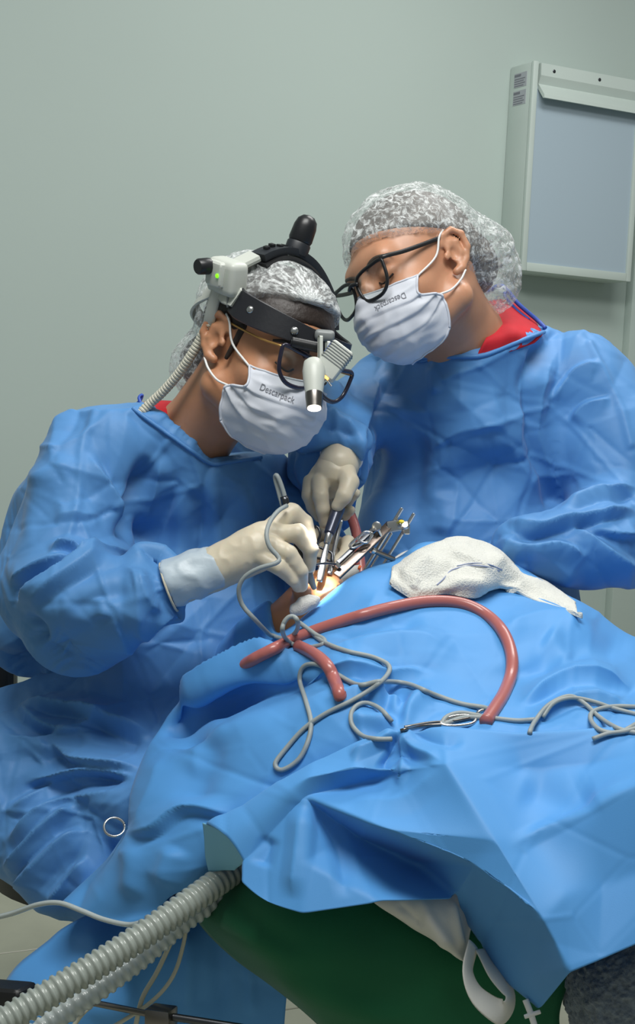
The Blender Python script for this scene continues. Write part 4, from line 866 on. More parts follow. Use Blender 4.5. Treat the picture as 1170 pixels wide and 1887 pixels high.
LB = [[(260, 1640, 1.96), (300, 1650, 1.93), (380, 1640, 1.92), (470, 1640, 1.90), (540, 1680, 1.88)], [(150, 1690, 1.97), (240, 1700, 1.90), (360, 1700, 1.88), (460, 1700, 1.87), (535, 1740, 1.86)], [(70, 1750, 1.95), (180, 1780, 1.86), (330, 1770, 1.86), (450, 1770, 1.86), (530, 1800, 1.85)], [(8, 1812, 1.92), (120, 1850, 1.82), (300, 1850, 1.85), (440, 1850, 1.86), (525, 1860, 1.85)], [(-20, 1900, 1.9), (90, 1930, 1.82), (290, 1940, 1.86), (430, 1940, 1.87), (520, 1940, 1.86)]]
dC = sheet('surgical_drape', LB, 'drape_blue', None, 14, [('r', [(240, 1700), (230, 1800), (225, 1900)], 24, 8), ('r', [(350, 1700), (345, 1880)], 20, 8), ('r', [(460, 1760), (465, 1880)], 14, 6), ('r', [(400, 1700), (410, 1880)], 20, -6), ('t', [(160, 1700), (180, 1760), (140, 1830)], 40, 6)], [], .0012, None, [(80, 5.0, 12, 2, .7, 0)])
tag(dC, 'blue drape hanging down behind the two corrugated hoses', 'drape')
# ------------------------------------------------------------------ operating table, sheets
tb = empty('operating_table', P(760, 2300, 1.85), 'operating table with black cushion and steel side rail under the sheets', 'table')
def world_box(name, c, size, mat, parent, bev=.01): return rbox(name, size, Matrix.Translation(Vector(c)), mat, parent, bev, 3)
ctr = P(1000, 1600, 2.0)
world_box('cushion', (ctr[0] + .1, ctr[1] + .02, .60), (.95, .40, .07), 'vinyl_black', tb, .02)
world_box('table_frame', (ctr[0] + .1, ctr[1] - .02, .545), (.95, .38, .04), 'vinyl_brown', tb, .006)
lathe('column', [(.12, 0), (.12, .03), (.07, .05), (.065, .52)], Matrix.Translation((ctr[0] + .15, ctr[1], .02)), 'metal_dull', tb, 24)
rod('side_rail', (112, 1836, 1.74), (272, 1868, 1.70), 6, 'metal_dull', tb); rod('side_rail', (318, 1874, 1.69), (520, 1905, 1.66), 7, 'metal_dark', tb)
M_ = mat4(frame_from(P(318, 1874, 1.69) - P(272, 1868, 1.70), RC[:, 1]), P(297, 1874, 1.695))
rbox('rail_clamp', (.022, .026, .030), M_, 'metal_dull', tb, .003)
M_ = mat4(frame_from(P(70, 1824, 1.76) - P(-40, 1815, 1.80), RC[:, 1]), P(0, 1832, 1.78)); rbox('arm_pad', (.026, .04, .085), M_, 'vinyl_black', tb, .009, 3)
rod('hinge_knob', (104, 1838, 1.735), (128, 1842, 1.73), 9, 'metal_dull', tb)
GS = [[(420, 1560, 1.80), (560, 1560, 1.74), (760, 1560, 1.72), (940, 1600, 1.72), (1100, 1640, 1.72)], [(370, 1640, 1.80), (520, 1640, 1.68), (740, 1640, 1.66), (930, 1680, 1.66), (1080, 1720, 1.66)], [(352, 1682, 1.79), (480, 1730, 1.66), (700, 1750, 1.63), (900, 1780, 1.63), (1050, 1800, 1.64)], [(420, 1760, 1.77), (530, 1800, 1.655), (720, 1850, 1.63), (880, 1880, 1.63), (1030, 1870, 1.64)], [(530, 1840, 1.74), (600, 1880, 1.67), (760, 1930, 1.64), (900, 1950, 1.64), (1040, 1940, 1.65)], [(620, 1920, 1.72), (680, 1960, 1.69), (800, 2000, 1.66), (920, 2010, 1.66), (1050, 2000, 1.67)]]
gs = tag(sheet('green_sheet', GS, 'sheet_green', None, 12, [('r', [(480, 1790), (620, 1850), (760, 1890)], 40, 5), ('r', [(420, 1660), (560, 1760)], 30, -4)], [], .0015, None, [(150, 3.0, 14, 4, 1.2, 30)]), 'dark green cloth sheet curving over the table edge', 'sheet')
WS = [[(660, 1640, 1.635), (720, 1630, 1.63), (790, 1625, 1.63), (850, 1630, 1.635), (880, 1650, 1.65)], [(695, 1668, 1.625), (745, 1672, 1.61), (800, 1678, 1.605), (840, 1690, 1.61), (868, 1700, 1.635)], [(730, 1690, 1.62), (780, 1712, 1.605), (815, 1730, 1.60), (842, 1738, 1.608), (862, 1745, 1.63)], [(790, 1728, 1.62), (822, 1748, 1.612), (845, 1765, 1.608), (856, 1772, 1.612), (868, 1768, 1.63)]]
tag(sheet('white_cloth', WS, 'sheet_white', None, 10, [('r', [(770, 1640), (790, 1690), (835, 1755)], 16, 6), ('r', [(830, 1650), (838, 1700), (850, 1755)], 10, 6), ('r', [(730, 1660), (780, 1710)], 14, -4)], [(20, 1.5, 61, (1, 1, 1))], .002), 'crumpled white cloth poking out between blue drape and green sheet', 'cloth')
lp = [(872, 1740, 1.60), (862, 1790, 1.585), (880, 1835, 1.58), (925, 1865, 1.58), (940, 1835, 1.59), (905, 1785, 1.60), (885, 1750, 1.61)]
Cc = PA(curve_pts(lp, 8)); V, F = tube_mesh(Cc, .0135, 12, flat=(RC[:, 2] * .6 + RC[:, 0], .16)); tag(obj('strap_loop', V, F, 'sheet_white'), 'white fabric strap hanging in a loop over the green sheet', 'strap')
tube('white_valve', [(968, 1842, 1.575), (978, 1868, 1.57), (988, 1900, 1.565)], 6, 'loop_white'); vv_ = bpy.data.objects['white_valve']; tag(vv_, 'small white plastic cross connector at the bottom edge', 'connector')
rod('cross_arm', (966, 1874, 1.568), (996, 1864, 1.568), 4, 'loop_white', vv_)
FL = [[(1030, 1760, 1.66), (1080, 1740, 1.62), (1140, 1720, 1.60), (1220, 1700, 1.60), (1480, 1690, 1.60)], [(1035, 1830, 1.65), (1080, 1800, 1.59), (1140, 1790, 1.57), (1220, 1770, 1.57), (1480, 1760, 1.57)], [(1050, 1890, 1.64), (1090, 1870, 1.575), (1150, 1860, 1.56), (1220, 1850, 1.56), (1480, 1840, 1.56)], [(1065, 1960, 1.64), (1110, 1950, 1.58), (1160, 1940, 1.57), (1220, 1930, 1.57), (1480, 1930, 1.57)]]
def fuzz(V, F):
    N = vnormals(V, F); return V + N * (.0022 * vnoise(V * 260, 3) + .003 * vnoise(V * 90, 5))[:, None]
tag(sheet('fleece_blanket', FL, 'fleece_grey', None, 40, [], [], .004, fuzz), 'fluffy grey fleece blanket in the lower right corner', 'blanket')

# ------------------------------------------------------------------ stool behind the left surgeon
st = empty('stool', (P(150, 1620, 2.22)[0], P(150, 1620, 2.22)[1], 0.0), 'black padded stool the left surgeon sits on', 'stool')
sx_, sy_ = P(205, 1600, 2.27)[:2]; sz = P(60, 1640, 2.1)[2]
lathe('seat', [(.15, -.05), (.175, -.04), (.18, -.015), (.17, 0), (.1, .004)], Matrix.Translation((sx_, sy_, sz + .01)), 'vinyl_black', st, 40)
lathe('gas_post', [(.03, .08), (.03, .2), (.02, .2), (.02, sz - .02)], Matrix.Translation((sx_, sy_, 0)), 'metal_dull', st, 16)
for q in range(5):
    an = q * 2 * math.pi / 5 + .3; d = np.array([math.cos(an), math.sin(an), 0]); a = np.array([sx_, sy_, .09]); V, F = tube_mesh(curve_pts([a, a + d * .12 + [0, 0, -.01], a + d * .22 + [0, 0, -.025]], 4), .015, 8); lg = obj('foot', V, F, 'plastic_black', st)
    lathe('caster', [(.012, -.011), (.024, -.008), (.024, .008), (.012, .011)], Matrix.Translation(Vector(a + d * .215 + [0, 0, -.066])) @ Matrix.Rotation(math.pi / 2, 4, 'X'), 'plastic_black', lg, 14)
M_ = mat4(RC, P(-22, 1235, 2.40)); rbox('backrest', (.09, .13, .05), M_, 'vinyl_black', st, .02, 3)
V, F = tube_mesh(curve_pts([P(-30, 1280, 2.42), P(-30, 1500, 2.42), np.array([sx_ - .1, sy_ + .1, sz - .02])], 6), .012, 8); obj('back_support', V, F, 'metal_dull', st)

# ------------------------------------------------------------------ things lying on the drapes
bpy.context.view_layer.update()
BV = [bvh_of(o) for o in (dA, dB)]
def snap(px, py, lift):
    """depth at which the sight line meets the drapes, lifted towards the camera by lift px"""
    r = P(px, py, 1.0) - CAM_LOC; L = np.linalg.norm(r); best = None
    for b in BV:
        h = b.ray_cast(Vector(CAM_LOC), Vector(r / L))
        if h[0] is not None:
            d = h[3] / L
            if best is None or d < best: best = d
    if best is None: best = 1.8
    return best - rm(lift, best)
def on_drape(pts, lift):
    L = curve_pts(pts, 8); s = np.r_[0, np.cumsum(np.linalg.norm(np.diff(L, axis=0), axis=1))]; n = max(3, int(s[-1] / 9)); ss = np.linspace(0, s[-1], n)
    L = np.stack([np.interp(ss, s, L[:, k]) for k in range(2)], 1); d = np.array([snap(x, y, lift) for x, y in L])
    for _ in range(3):                           # drape over small hollows, never sink into the cloth
        e = np.pad(d, 1, mode='edge'); d = np.minimum(d, (e[:-2] + e[1:-1] + e[2:]) / 3)
    return [(x, y, z) for (x, y), z in zip(L, d)]
def smooth_depth(pts, it=2):
    p = [list(q) for q in pts]
    for _ in range(it):
        d = [q[2] for q in p]
        for i in range(1, len(p) - 1): p[i][2] = min(d[i], (d[i-1] + 2 * d[i] + d[i+1]) / 4)
    return [tuple(q) for q in p]

# pink suction tube
tp = on_drape([(424, 1243), (455, 1222), (490, 1203), (560, 1170), (640, 1142), (710, 1122), (780, 1109), (840, 1110), (885, 1126), (920, 1155), (940, 1195), (943, 1235), (930, 1275), (912, 1305), (895, 1330)], 11)
tp = [(405, 1258, tp[0][2] + .12), (424, 1243, tp[0][2] + .05)] + [(x, y, d + .03 * max(0, 1 - i / 5)) for i, (x, y, d) in enumerate(tp[1:])]
tag(tube('suction_tube', tp, 11.5, 'tube_pink', None, 2, 14), 'thick pink rubber tube arching across the blue drape', 'tube')
tp = on_drape([(548, 1190), (580, 1206), (604, 1228), (618, 1258), (626, 1280)], 8); tp.append((632, 1296, tp[-1][2] + .03))
tag(tube('suction_tube', tp, 12, 'tube_pink', None, 2, 14), 'short end of pink tube under the grey cord loop', 'tube')
tag(tube('suction_tube', [(640, 935, 2.16), (652, 965, 2.14), (660, 1000, 2.12), (664, 1040, 2.10), (668, 1090, 2.08)], 9.5, 'tube_pink', None, 6, 12), 'pink tube standing upright behind the gripping glove', 'tube')

# handpiece with its grey cord
hp = empty('electric_handpiece', P(575, 1075, 1.965), 'grey pen-shaped handpiece held in the left surgeon\'s glove', 'handpiece')
hpb = tube('shaft', [(523, 915, 1.975), (535, 960, 1.972), (552, 1015, 1.968), (566, 1052, 1.966)], 7.5, 'metal_dark', hp, 6, 12)
rod('nose', (566, 1052, 1.966), (580, 1086, 1.97), 9, 'plastic_grey_dark', hp, 4.5)
tube('tail', [(530, 938, 1.973), (524, 912, 1.976), (517, 890, 1.978), (510, 876, 1.98), (507, 882, 1.985), (513, 905, 1.985), (521, 935, 1.982)], 4.2, 'cord_grey', hp, 6, 10)
cord = [(528, 932, 1.955), (512, 942, 1.93), (497, 962, 1.905), (491, 985, 1.89), (497, 1008, 1.885), (514, 1028, 1.885), (508, 1038, 1.88), (480, 1046, 1.88), (452, 1062, 1.885), (440, 1085, 1.89), (446, 1114, 1.9), (470, 1142, 1.9)]
cord += on_drape([(495, 1168), (522, 1177), (544, 1166), (549, 1147), (538, 1135), (524, 1146), (521, 1166), (534, 1184), (560, 1193), (590, 1189), (600, 1181), (580, 1168)], 6)
cord += on_drape([(553, 1148), (572, 1164), (598, 1184), (640, 1200), (690, 1212), (718, 1230), (700, 1258), (650, 1290), (600, 1315), (560, 1343), (525, 1382), (507, 1408), (520, 1419), (550, 1400), (568, 1365), (573, 1330), (563, 1290), (552, 1252), (560, 1228), (585, 1225), (620, 1242), (660, 1262), (700, 1256), (750, 1260), (800, 1280), (850, 1297), (892, 1304), (908, 1312), (895, 1322), (860, 1322), (830, 1330), (815, 1336), (822, 1322), (850, 1314), (900, 1322), (950, 1328), (985, 1326)], 6)
tube('cord', smooth_depth(cord, 1), 4.6, 'cord_grey', hp, 3, 8)
c2 = on_drape([(722, 1330), (700, 1306), (672, 1295), (650, 1308), (648, 1334), (668, 1356), (695, 1362), (722, 1362)], 5)
tag(tube('cord_loop', smooth_depth(c2), 4.6, 'cord_grey', None, 2, 8), 'small loop of grey cord disappearing into the pinched drape', 'cord')
c3 = on_drape([(976, 1350), (984, 1332), (1010, 1300), (1048, 1283), (1075, 1295), (1105, 1322), (1140, 1343), (1180, 1352)], 5)
tag(tube('power_cord', smooth_depth(c3), 4.6, 'cord_grey', None, 2, 8), 'grey cord rising in an arch at the right edge of the drape', 'cord')
c4 = on_drape([(1180, 1303), (1130, 1302), (1095, 1310), (1088, 1325), (1105, 1345), (1140, 1350), (1180, 1330)], 5)
tag(tube('power_cord', smooth_depth(c4), 4.6, 'cord_grey', None, 2, 8), 'grey cord coiled flat at the right edge, uppermost loop', 'cord')
c5 = on_drape([(1000, 1322), (1020, 1296), (1052, 1286), (1090, 1292), (1130, 1305), (1180, 1318)], 8)
tag(tube('power_cord', smooth_depth(c5), 4.2, 'cord_grey', None, 2, 8), 'grey cord running over the coil towards the right edge', 'cord')
c6 = on_drape([(1092, 1362), (1120, 1352), (1150, 1348), (1180, 1340)], 9)
tag(tube('power_cord', smooth_depth(c6), 4.6, 'cord_grey', None, 2, 8), 'short grey cord end below the coil at the right edge', 'cord')

# towel clamp pinching the drapes
tc_ = empty('towel_clamp', P(760, 1340, 1.62), 'steel towel clamp with ring handles pinching the drape', 'clamp')
for k_, pts in enumerate(([(812, 1332), (830, 1322), (858, 1319), (876, 1325), (868, 1334), (842, 1338), (820, 1337)], [(880, 1314), (900, 1306), (915, 1312), (908, 1320), (890, 1322)])):
    tube('ring_handle', [(x, y, snap(x, y, 7)) for x, y in pts], 3.6, 'metal', tc_, 6, 10, True)
tube('jaw', on_drape([(815, 1335), (785, 1337), (760, 1341), (738, 1346)], 6), 3.2, 'metal_dull', tc_, 6, 8); tube('jaw', on_drape([(885, 1318), (840, 1328), (790, 1332), (745, 1340)], 9), 2.8, 'metal_dull', tc_, 6, 8)
# ring of a second instrument lying on the gown at the left
rg = empty('instrument_ring', P(211, 1524, 1.86), 'steel finger ring of an instrument lying on the left surgeon\'s gown', 'instrument')
th = np.linspace(0, 2 * np.pi, 14, endpoint=False); tube('ring', [(211 + 19 * math.cos(a), 1524 + 17 * math.sin(a), 1.855 - .01 * math.sin(a)) for a in th], 2.6, 'metal', rg, 5, 8, True); tube('shank', [(229, 1520, 1.855), (240, 1535, 1.87), (262, 1560, 1.9)], 2.6, 'metal', rg, 4, 8)

# towel
TB = [(722, 1080), (762, 1104), (818, 1095), (870, 1102), (915, 1084), (975, 1096), (1066, 1138)]; TM = [(722, 1068), (762, 1082), (825, 1072), (885, 1074), (935, 1078), (990, 1090), (1064, 1128)]
TU = [(723, 1056), (768, 1048), (836, 1034), (898, 1040), (950, 1062), (1003, 1082), (1062, 1119)]; TT = [(727, 1042), (776, 1012), (842, 992), (906, 1008), (957, 1048), (1010, 1074), (1060, 1110)]; TK = [(745, 1040), (790, 1010), (850, 990), (912, 1008), (962, 1050), (1018, 1078), (1064, 1114)]
dbt = [snap(x, y, 12 + 1.2 * i) for i, (x, y) in enumerate(TB)]
TW = [[(x, y, d + .16) for (x, y), d in zip(TK, dbt)], [(x, y, d + .085) for (x, y), d in zip(TT, dbt)], [(x, y, d + .030) for (x, y), d in zip(TU, dbt)], [(x, y, d + .004) for (x, y), d in zip(TM, dbt)], [(x, y, d) for (x, y), d in zip(TB, dbt)]]
tw = tag(sheet('towel', TW, 'towel_white', None, 16, [('r', [(735, 1070), (760, 1050), (800, 1020)], 16, 7), ('r', [(760, 1085), (770, 1060)], 12, 6), ('s', [(820, 1010), (870, 1030), (910, 1060)], 30, 6), ('r', [(800, 1090), (850, 1075), (900, 1075)], 14, 6), ('t', [(900, 1010), (950, 1060), (1020, 1080)], 16, 7), ('r', [(960, 1075), (1040, 1110)], 10, -5)], [(60, 1.2, 72, (1, 1, 1))], .006, None, [(44, 6.0, 19, 3, 1.0, 0), (20, 1.4, 20, 1, 1., 0)]), 'folded white cotton towel lying on top of the drape', 'towel')
BT = bvh_of(tw)
def on_towel(pts, lift):
    out = []
    for x, y in pts:
        r = P(x, y, 1.0) - CAM_LOC; L = np.linalg.norm(r); h = BT.ray_cast(Vector(CAM_LOC), Vector(r / L)); out.append((x, y, (h[3] / L if h[0] is not None else 1.97) - rm(lift, 2)))
    return out
for pts in ([(805, 1078), (818, 1066), (830, 1052), (846, 1046)], [(838, 1048), (866, 1042), (896, 1044), (920, 1052)], [(842, 1043), (870, 1038), (900, 1040), (925, 1050)]):
    tube('stitching', on_towel(pts, 1.0), 1.3, 'stitch_blue', tw, 6, 6)
# gauze and pads
ops = [('u', ell((556, 1118, 1.955), (26, 14, 12), 25), 0), ('u', ell((572, 1108, 1.955), (18, 9, 10), 10), .01)]
V, F = sdf(ops, .002); N = vnormals(V, F); V = V + N * (.0012 * ridged(V * 90, 4))[:, None]; tag(obj('gauze_pad', V, F, 'gauze_white'), 'small white gauze pad tucked beside the bare skin', 'gauze')
tag(sheet('paper_wrap', [[(722, 1030, 2.10), (745, 1016, 2.11), (778, 1008, 2.12)], [(728, 1036, 2.08), (750, 1026, 2.09), (782, 1015, 2.10)], [(735, 1048, 2.08), (755, 1040, 2.09), (785, 1030, 2.10)]], 'gauze_white', None, 6, thick=.002), 'flat white wrapper behind the drape ridge beside the towel', 'wrapper')
tag(sheet('paper_wrap', [[(612, 1058, 2.03), (640, 1045, 2.04), (664, 1040, 2.05)], [(616, 1066, 2.015), (642, 1060, 2.02), (662, 1054, 2.03)], [(630, 1074, 2.01), (650, 1066, 2.015), (668, 1060, 2.02)]], 'gauze_white', None, 6, thick=.002), 'white paper strip between bare skin and steel retractor bar', 'wrapper')

# ------------------------------------------------------------------ instruments at the wound
iv = empty('chisel', P(590, 1070, 1.985), 'surgical elevator with dark handle and bright flat steel blade', 'instrument')
rod('handle', (624, 934, 2.055), (606, 985, 2.03), 13, 'handle_navy', iv, 10); rod('collar', (606, 984, 2.03), (602, 1002, 2.022), 7.5, 'metal', iv, 6); 
th = np.linspace(0, 1, 8)
Cb = PA(curve_pts([(603, 1000, 2.023), (598, 1022, 2.012), (593, 1048, 2.0), (588, 1072, 1.99)], 6)); rr_ = np.interp(np.linspace(0, 1, len(Cb)), [0, .3, .8, 1], [rm(4, 2), rm(6, 2), rm(7, 2), rm(5.5, 2)]); V, F = tube_mesh(Cb, rr_, 10, flat=(RC[:, 2], .3)); obj('blade', V, F, 'metal', iv)
iv = empty('osteotome', P(612, 1060, 2.0), 'slim steel blade standing behind the elevator in the wound', 'instrument')
Cb = PA(curve_pts([(628, 955, 2.075), (618, 1000, 2.05), (612, 1030, 2.03), (607, 1058, 2.01)], 6)); V, F = tube_mesh(Cb, np.interp(np.linspace(0, 1, len(Cb)), [0, .5, 1], [rm(6, 2), rm(4, 2), rm(5, 2)]), 10, flat=(RC[:, 2], .35)); obj('blade', V, F, 'metal', iv)
# self-retaining retractor
rt = empty('retractor', P(618, 1060, 1.99), 'steel frame retractor with rods and thumbscrews beside the wound', 'retractor')
A_, B_ = P(620, 1062, 1.985), P(718, 968, 2.03); M_, L_ = between(A_, B_)
rbox('bar', (.012, .006, L_), M_ @ Matrix.Translation((0, 0, L_ / 2)), 'metal_bronze', rt, .0015)
rbox('bar_rib', (.006, .005, L_ * .75), M_ @ Matrix.Translation((-.0105, -.004, L_ * .5)), 'metal_dark', rt, .001)
rbox('bar_head', (.016, .009, .024), mat4(frame_from(P(750, 966, 2.035) - P(715, 972, 2.03), RC[:, 1]), P(728, 969, 2.03)), 'metal', rt, .003)
rod('sliding_rod', (671, 1052, 2.03), (741, 936, 2.03), 3.4, 'metal', rt); rod('sliding_rod', (706, 1042, 2.05), (763, 946, 2.05), 3.2, 'metal', rt); rod('sliding_rod', (684, 1046, 2.06), (722, 982, 2.06), 2.6, 'metal', rt)
rod('cross_piece', (687, 1014, 2.02), (726, 1031, 2.045), 5, 'metal_dull', rt); rod('cross_piece', (683, 1012, 2.018), (690, 1016, 2.022), 6.5, 'metal', rt)
def disc(name, c, r, t, mat, par, nv): 
    M = mat4(frame_from(np.asarray(nv), RC[:, 1]), P(*c)); rr = rm(r, c[2]); return lathe(name, [(rr * .7, -t / 2), (rr, -t / 4), (rr, t / 4), (rr * .7, t / 2)], M, mat, par, 20)
disc('thumbscrew', (694, 970, 2.01), 9, .004, 'metal', rt, RC[:, 2] - .3 * RC[:, 0]); rod('thumbscrew_stem', (697, 976, 2.012), (703, 990, 2.02), 3.5, 'metal', rt)
rod('wing_nut', (748, 966, 2.03), (748, 985, 2.03), 8, 'metal', rt); disc('wing_nut', (746, 968, 2.02), 8, .006, 'metal', rt, RC[:, 2] + .4 * RC[:, 1]); disc('colour_dot', (740, 961, 2.02), 5, .003, 'yellow_plastic', rt, RC[:, 1] + .4 * RC[:, 2])
tube('clip_loop', [(645, 1004, 2.0), (660, 990, 2.0), (676, 982, 2.0), (686, 984, 2.0), (680, 994, 2.0), (664, 1004, 2.0), (650, 1010, 2.0)], 2.4, 'metal', rt, 5, 8, True); tube('clip_loop', [(660, 994, 1.995), (672, 980, 1.995), (684, 984, 1.995), (676, 1000, 1.995)], 2.2, 'metal', rt, 5, 8, True)
tube('ring_blade', [(622, 1040, 1.985), (600, 1038, 1.975), (572, 1042, 1.965), (552, 1053, 1.96), (544, 1067, 1.962), (547, 1078, 1.97)], 2.4, 'metal_dark', rt, 6, 8); rod('ring_clamp', (618, 1036, 1.985), (626, 1046, 1.985), 4.5, 'metal', rt)
tube('wire_frame', [(578, 1004, 2.03), (590, 1009, 2.028), (606, 1016, 2.024), (612, 1021, 2.022), (613, 1032, 2.018), (614, 1046, 2.01)], 2.6, 'metal_dark', rt, 4, 8); tube('wire_frame', [(578, 1005, 2.03), (577, 1018, 2.026), (578, 1026, 2.024), (592, 1030, 2.02), (610, 1034, 2.016)], 2.4, 'metal_dark', rt, 4, 8)
rod('tip', (665, 1047, 2.0), (660, 1045, 2.0), 4.5, 'orange_plastic', rt)
tube('ring_handle', [(582, 970, 2.03), (588, 975, 2.028), (590, 985, 2.026), (586, 996, 2.028), (580, 1002, 2.03), (577, 990, 2.034), (577, 978, 2.034)], 2.4, 'metal_dark', rt, 5, 8, True)

# ------------------------------------------------------------------ corrugated breathing hoses, tubing, cables
def hose(name, pts, r, pitch, mat, label):
    C = curve_pts(pts, 40); W = PA(C); seg = np.r_[0, np.cumsum(np.linalg.norm(np.diff(W, axis=0), axis=1))]; n = int(seg[-1] / pitch * 7); s = np.linspace(0, seg[-1], n)
    W2 = np.stack([np.interp(s, seg, W[:, k]) for k in range(3)], 1); ph = (s / pitch) % 1.0
    rad = r * (1 - .17 * np.clip((np.abs(ph - .5) - .18) / .14, 0, 1)); V, F = tube_mesh(W2, rad, 20); return tag(obj(name, V, F, mat), label, 'hose')
hose('corrugated_hose', [(470, 1575, 1.78), (420, 1612, 1.74), (350, 1662, 1.70), (250, 1732, 1.66), (130, 1808, 1.62), (30, 1868, 1.59), (-60, 1920, 1.56)], rm(27, 1.66), .0088, 'hose_grey', 'grey corrugated breathing hose, the upper and thicker of the pair')
hose('corrugated_hose', [(480, 1598, 1.80), (420, 1640, 1.77), (340, 1696, 1.735), (250, 1772, 1.70), (160, 1838, 1.67), (80, 1895, 1.65), (20, 1940, 1.63)], rm(22, 1.7), .0105, 'hose_clear', 'pale clear corrugated breathing hose, the lower of the pair')
tag(tube('gas_sampling_line', [(-40, 1698, 1.85), (20, 1684, 1.82), (70, 1667, 1.79), (110, 1664, 1.77), (150, 1678, 1.75), (190, 1694, 1.73), (235, 1704, 1.70), (262, 1700, 1.675)], 5, 'hose_clear', None, 8, 8), 'thin clear tube looping in from the left to the hose', 'tube')
tag(tube('cable', [(340, 1672, 1.735), (322, 1720, 1.735), (290, 1790, 1.73), (262, 1840, 1.72), (248, 1900, 1.72)], 4.5, 'cable_cream', None, 6, 8), 'cream cable hanging below the hoses, nearest the left', 'cable')
tag(tube('cable', [(349, 1668, 1.735), (338, 1740, 1.735), (318, 1800, 1.73), (280, 1845, 1.72), (220, 1885, 1.71), (190, 1900, 1.71)], 3.8, 'cable_cream', None, 6, 8), 'cream cable curving below the hoses, nearest the green sheet', 'cable')
tag(tube('cable', [(196, 1822, 1.75), (176, 1846, 1.745), (150, 1870, 1.74), (130, 1900, 1.74)], 4.5, 'cable_cream', None, 6, 8), 'cream cable crossing under the hoses at the bottom edge', 'cable')

# ------------------------------------------------------------------ headlamp of the left surgeon
hl = empty('headlamp', TL + RL @ np.array([0, .11, .055]), 'black headband headlamp with grey lamp and crown strap on the left surgeon', 'headlamp')
def ribbon(name, pts, up, half_w, th, mat, parent, out_c=(0, 0, .03), per=8):
    """band of given half width and thickness along local head points; up = width direction (local)"""
    C = curve_pts(pts, per); T = np.gradient(C, axis=0); T /= np.linalg.norm(T, axis=1, keepdims=True); u = np.asarray(up, float)
    if u.ndim == 1: u = np.tile(u, (len(C), 1))
    N = np.cross(T, u); N /= np.linalg.norm(N, axis=1, keepdims=True); s = np.sign(((C - np.asarray(out_c)) * N).sum(1)); N *= s[:, None]; Wd = np.cross(N, T); Wd /= np.linalg.norm(Wd, axis=1, keepdims=True); Wd *= np.sign((Wd * u).sum(1))[:, None]
    hw = np.broadcast_to(np.asarray(half_w, float), (len(C),))[:, None] if np.ndim(half_w) == 0 else np.interp(np.linspace(0, 1, len(C)), np.linspace(0, 1, len(half_w)), half_w)[:, None]
    sec = [(-1, 0), (-.92, 1), (.92, 1), (1, 0), (.92, -1), (-.92, -1)]
    V = np.stack([C + Wd * hw * a + N * th / 2 * b for a, b in sec], 1).reshape(-1, 3); n = 6; m = len(C)
    F = [(i * n + k, i * n + (k + 1) % n, (i + 1) * n + (k + 1) % n, (i + 1) * n + k) for i in range(m - 1) for k in range(n)] + [tuple(range(n)), tuple((m - 1) * n + k for k in range(n))]
    o = obj(name, V, F, mat, parent, True); o.data.set_sharp_from_angle(angle=math.radians(30)); return local(o, RL, TL)
bd = ribbon('headband', [(.090, .012, .058), (.090, .032, .053), (.079, .066, .050), (.056, .092, .049), (.028, .104, .049), (0, .108, .049), (-.028, .104, .049), (-.056, .092, .049), (-.079, .066, .050), (-.090, .030, .053), (-.092, .0, .06)], (0, -.22, 1), [.019, .019, .0175, .015, .013, .013, .013, .014, .016, .018, .018], .005, 'leather_black', hl)
cs = ribbon('crown_strap', [(.062, -.012, .122), (.045, -.014, .135), (.022, -.016, .146), (0, -.017, .149), (-.03, -.016, .144), (-.058, -.012, .128), (-.080, -.004, .104), (-.093, .004, .072)], (0, 1, .05), .015, .010, 'strap_black', hl)
ribbon('strap_pad', [(.060, -.010, .112), (.03, -.014, .134), (0, -.014, .139), (-.03, -.012, .133), (-.060, -.008, .114)], (0, 1, .05), .019, .006, 'vinyl_black', hl)
ribbon('strap_arm', [(.096, -.024, .082), (.086, -.018, .100), (.066, -.013, .122)], (0, 1, .05), .015, .008, 'plastic_grey', hl)
for q in range(5):
    a = -.02 + q * .009; M_ = mat4(RL, TL) @ Matrix.Translation((.052 - q * .010, -.014 - .004 * (q % 2), .1375 + .0145 * (q / 4)**.6)) @ Matrix.Rotation(math.radians(36 - q * 8), 4, 'Y'); rbox('strap_slot', (.006, .009, .006), M_, 'plastic_black', cs, .001)
ribbon('side_bracket', [(.094, -.018, .075), (.094, .0, .066), (.0925, .018, .060)], (0, -.2, 1), [.022, .020, .013], .006, 'plastic_grey', hl)
ribbon('rear_band', [(.092, -.03, .062), (.080, -.070, .045), (.060, -.10, .03), (.03, -.122, .02), (0, -.13, .015), (-.03, -.122, .02), (-.06, -.10, .03), (-.082, -.06, .045), (-.092, -.01, .06)], (0, .2, 1), .010, .004, 'plastic_grey', hl)
for sp in ((.088, .045, .053), (.052, .0985, .049)):
    n_ = np.array([sp[0] / .09**2, sp[1] / .108**2, 0]); M_ = mat4(RL, TL) @ mat4(frame_from(n_, (0, 0, 1)), sp); lathe('rivet', [(.0055, 0), (.005, .002), (.003, .0035), (.0008, .004)], M_, 'metal', bd, 16)
# adjusting knob on the crown
kb = TL + RL @ np.array([.000, -.017, .152]); ku = RL @ np.array([.02, -.02, 1.0]); M_ = mat4(frame_from(ku, RC[:, 0]), kb)
lathe('knob_base', [(.0165, -.004), (.0165, .010), (.0145, .013)], M_, 'strap_black', hl, 24); lathe('adjusting_knob', [(.0155, .013), (.0165, .016), (.0158, .034), (.0135, .043), (.008, .0485), (.002, .050)], M_, 'plastic_black', hl, 24)
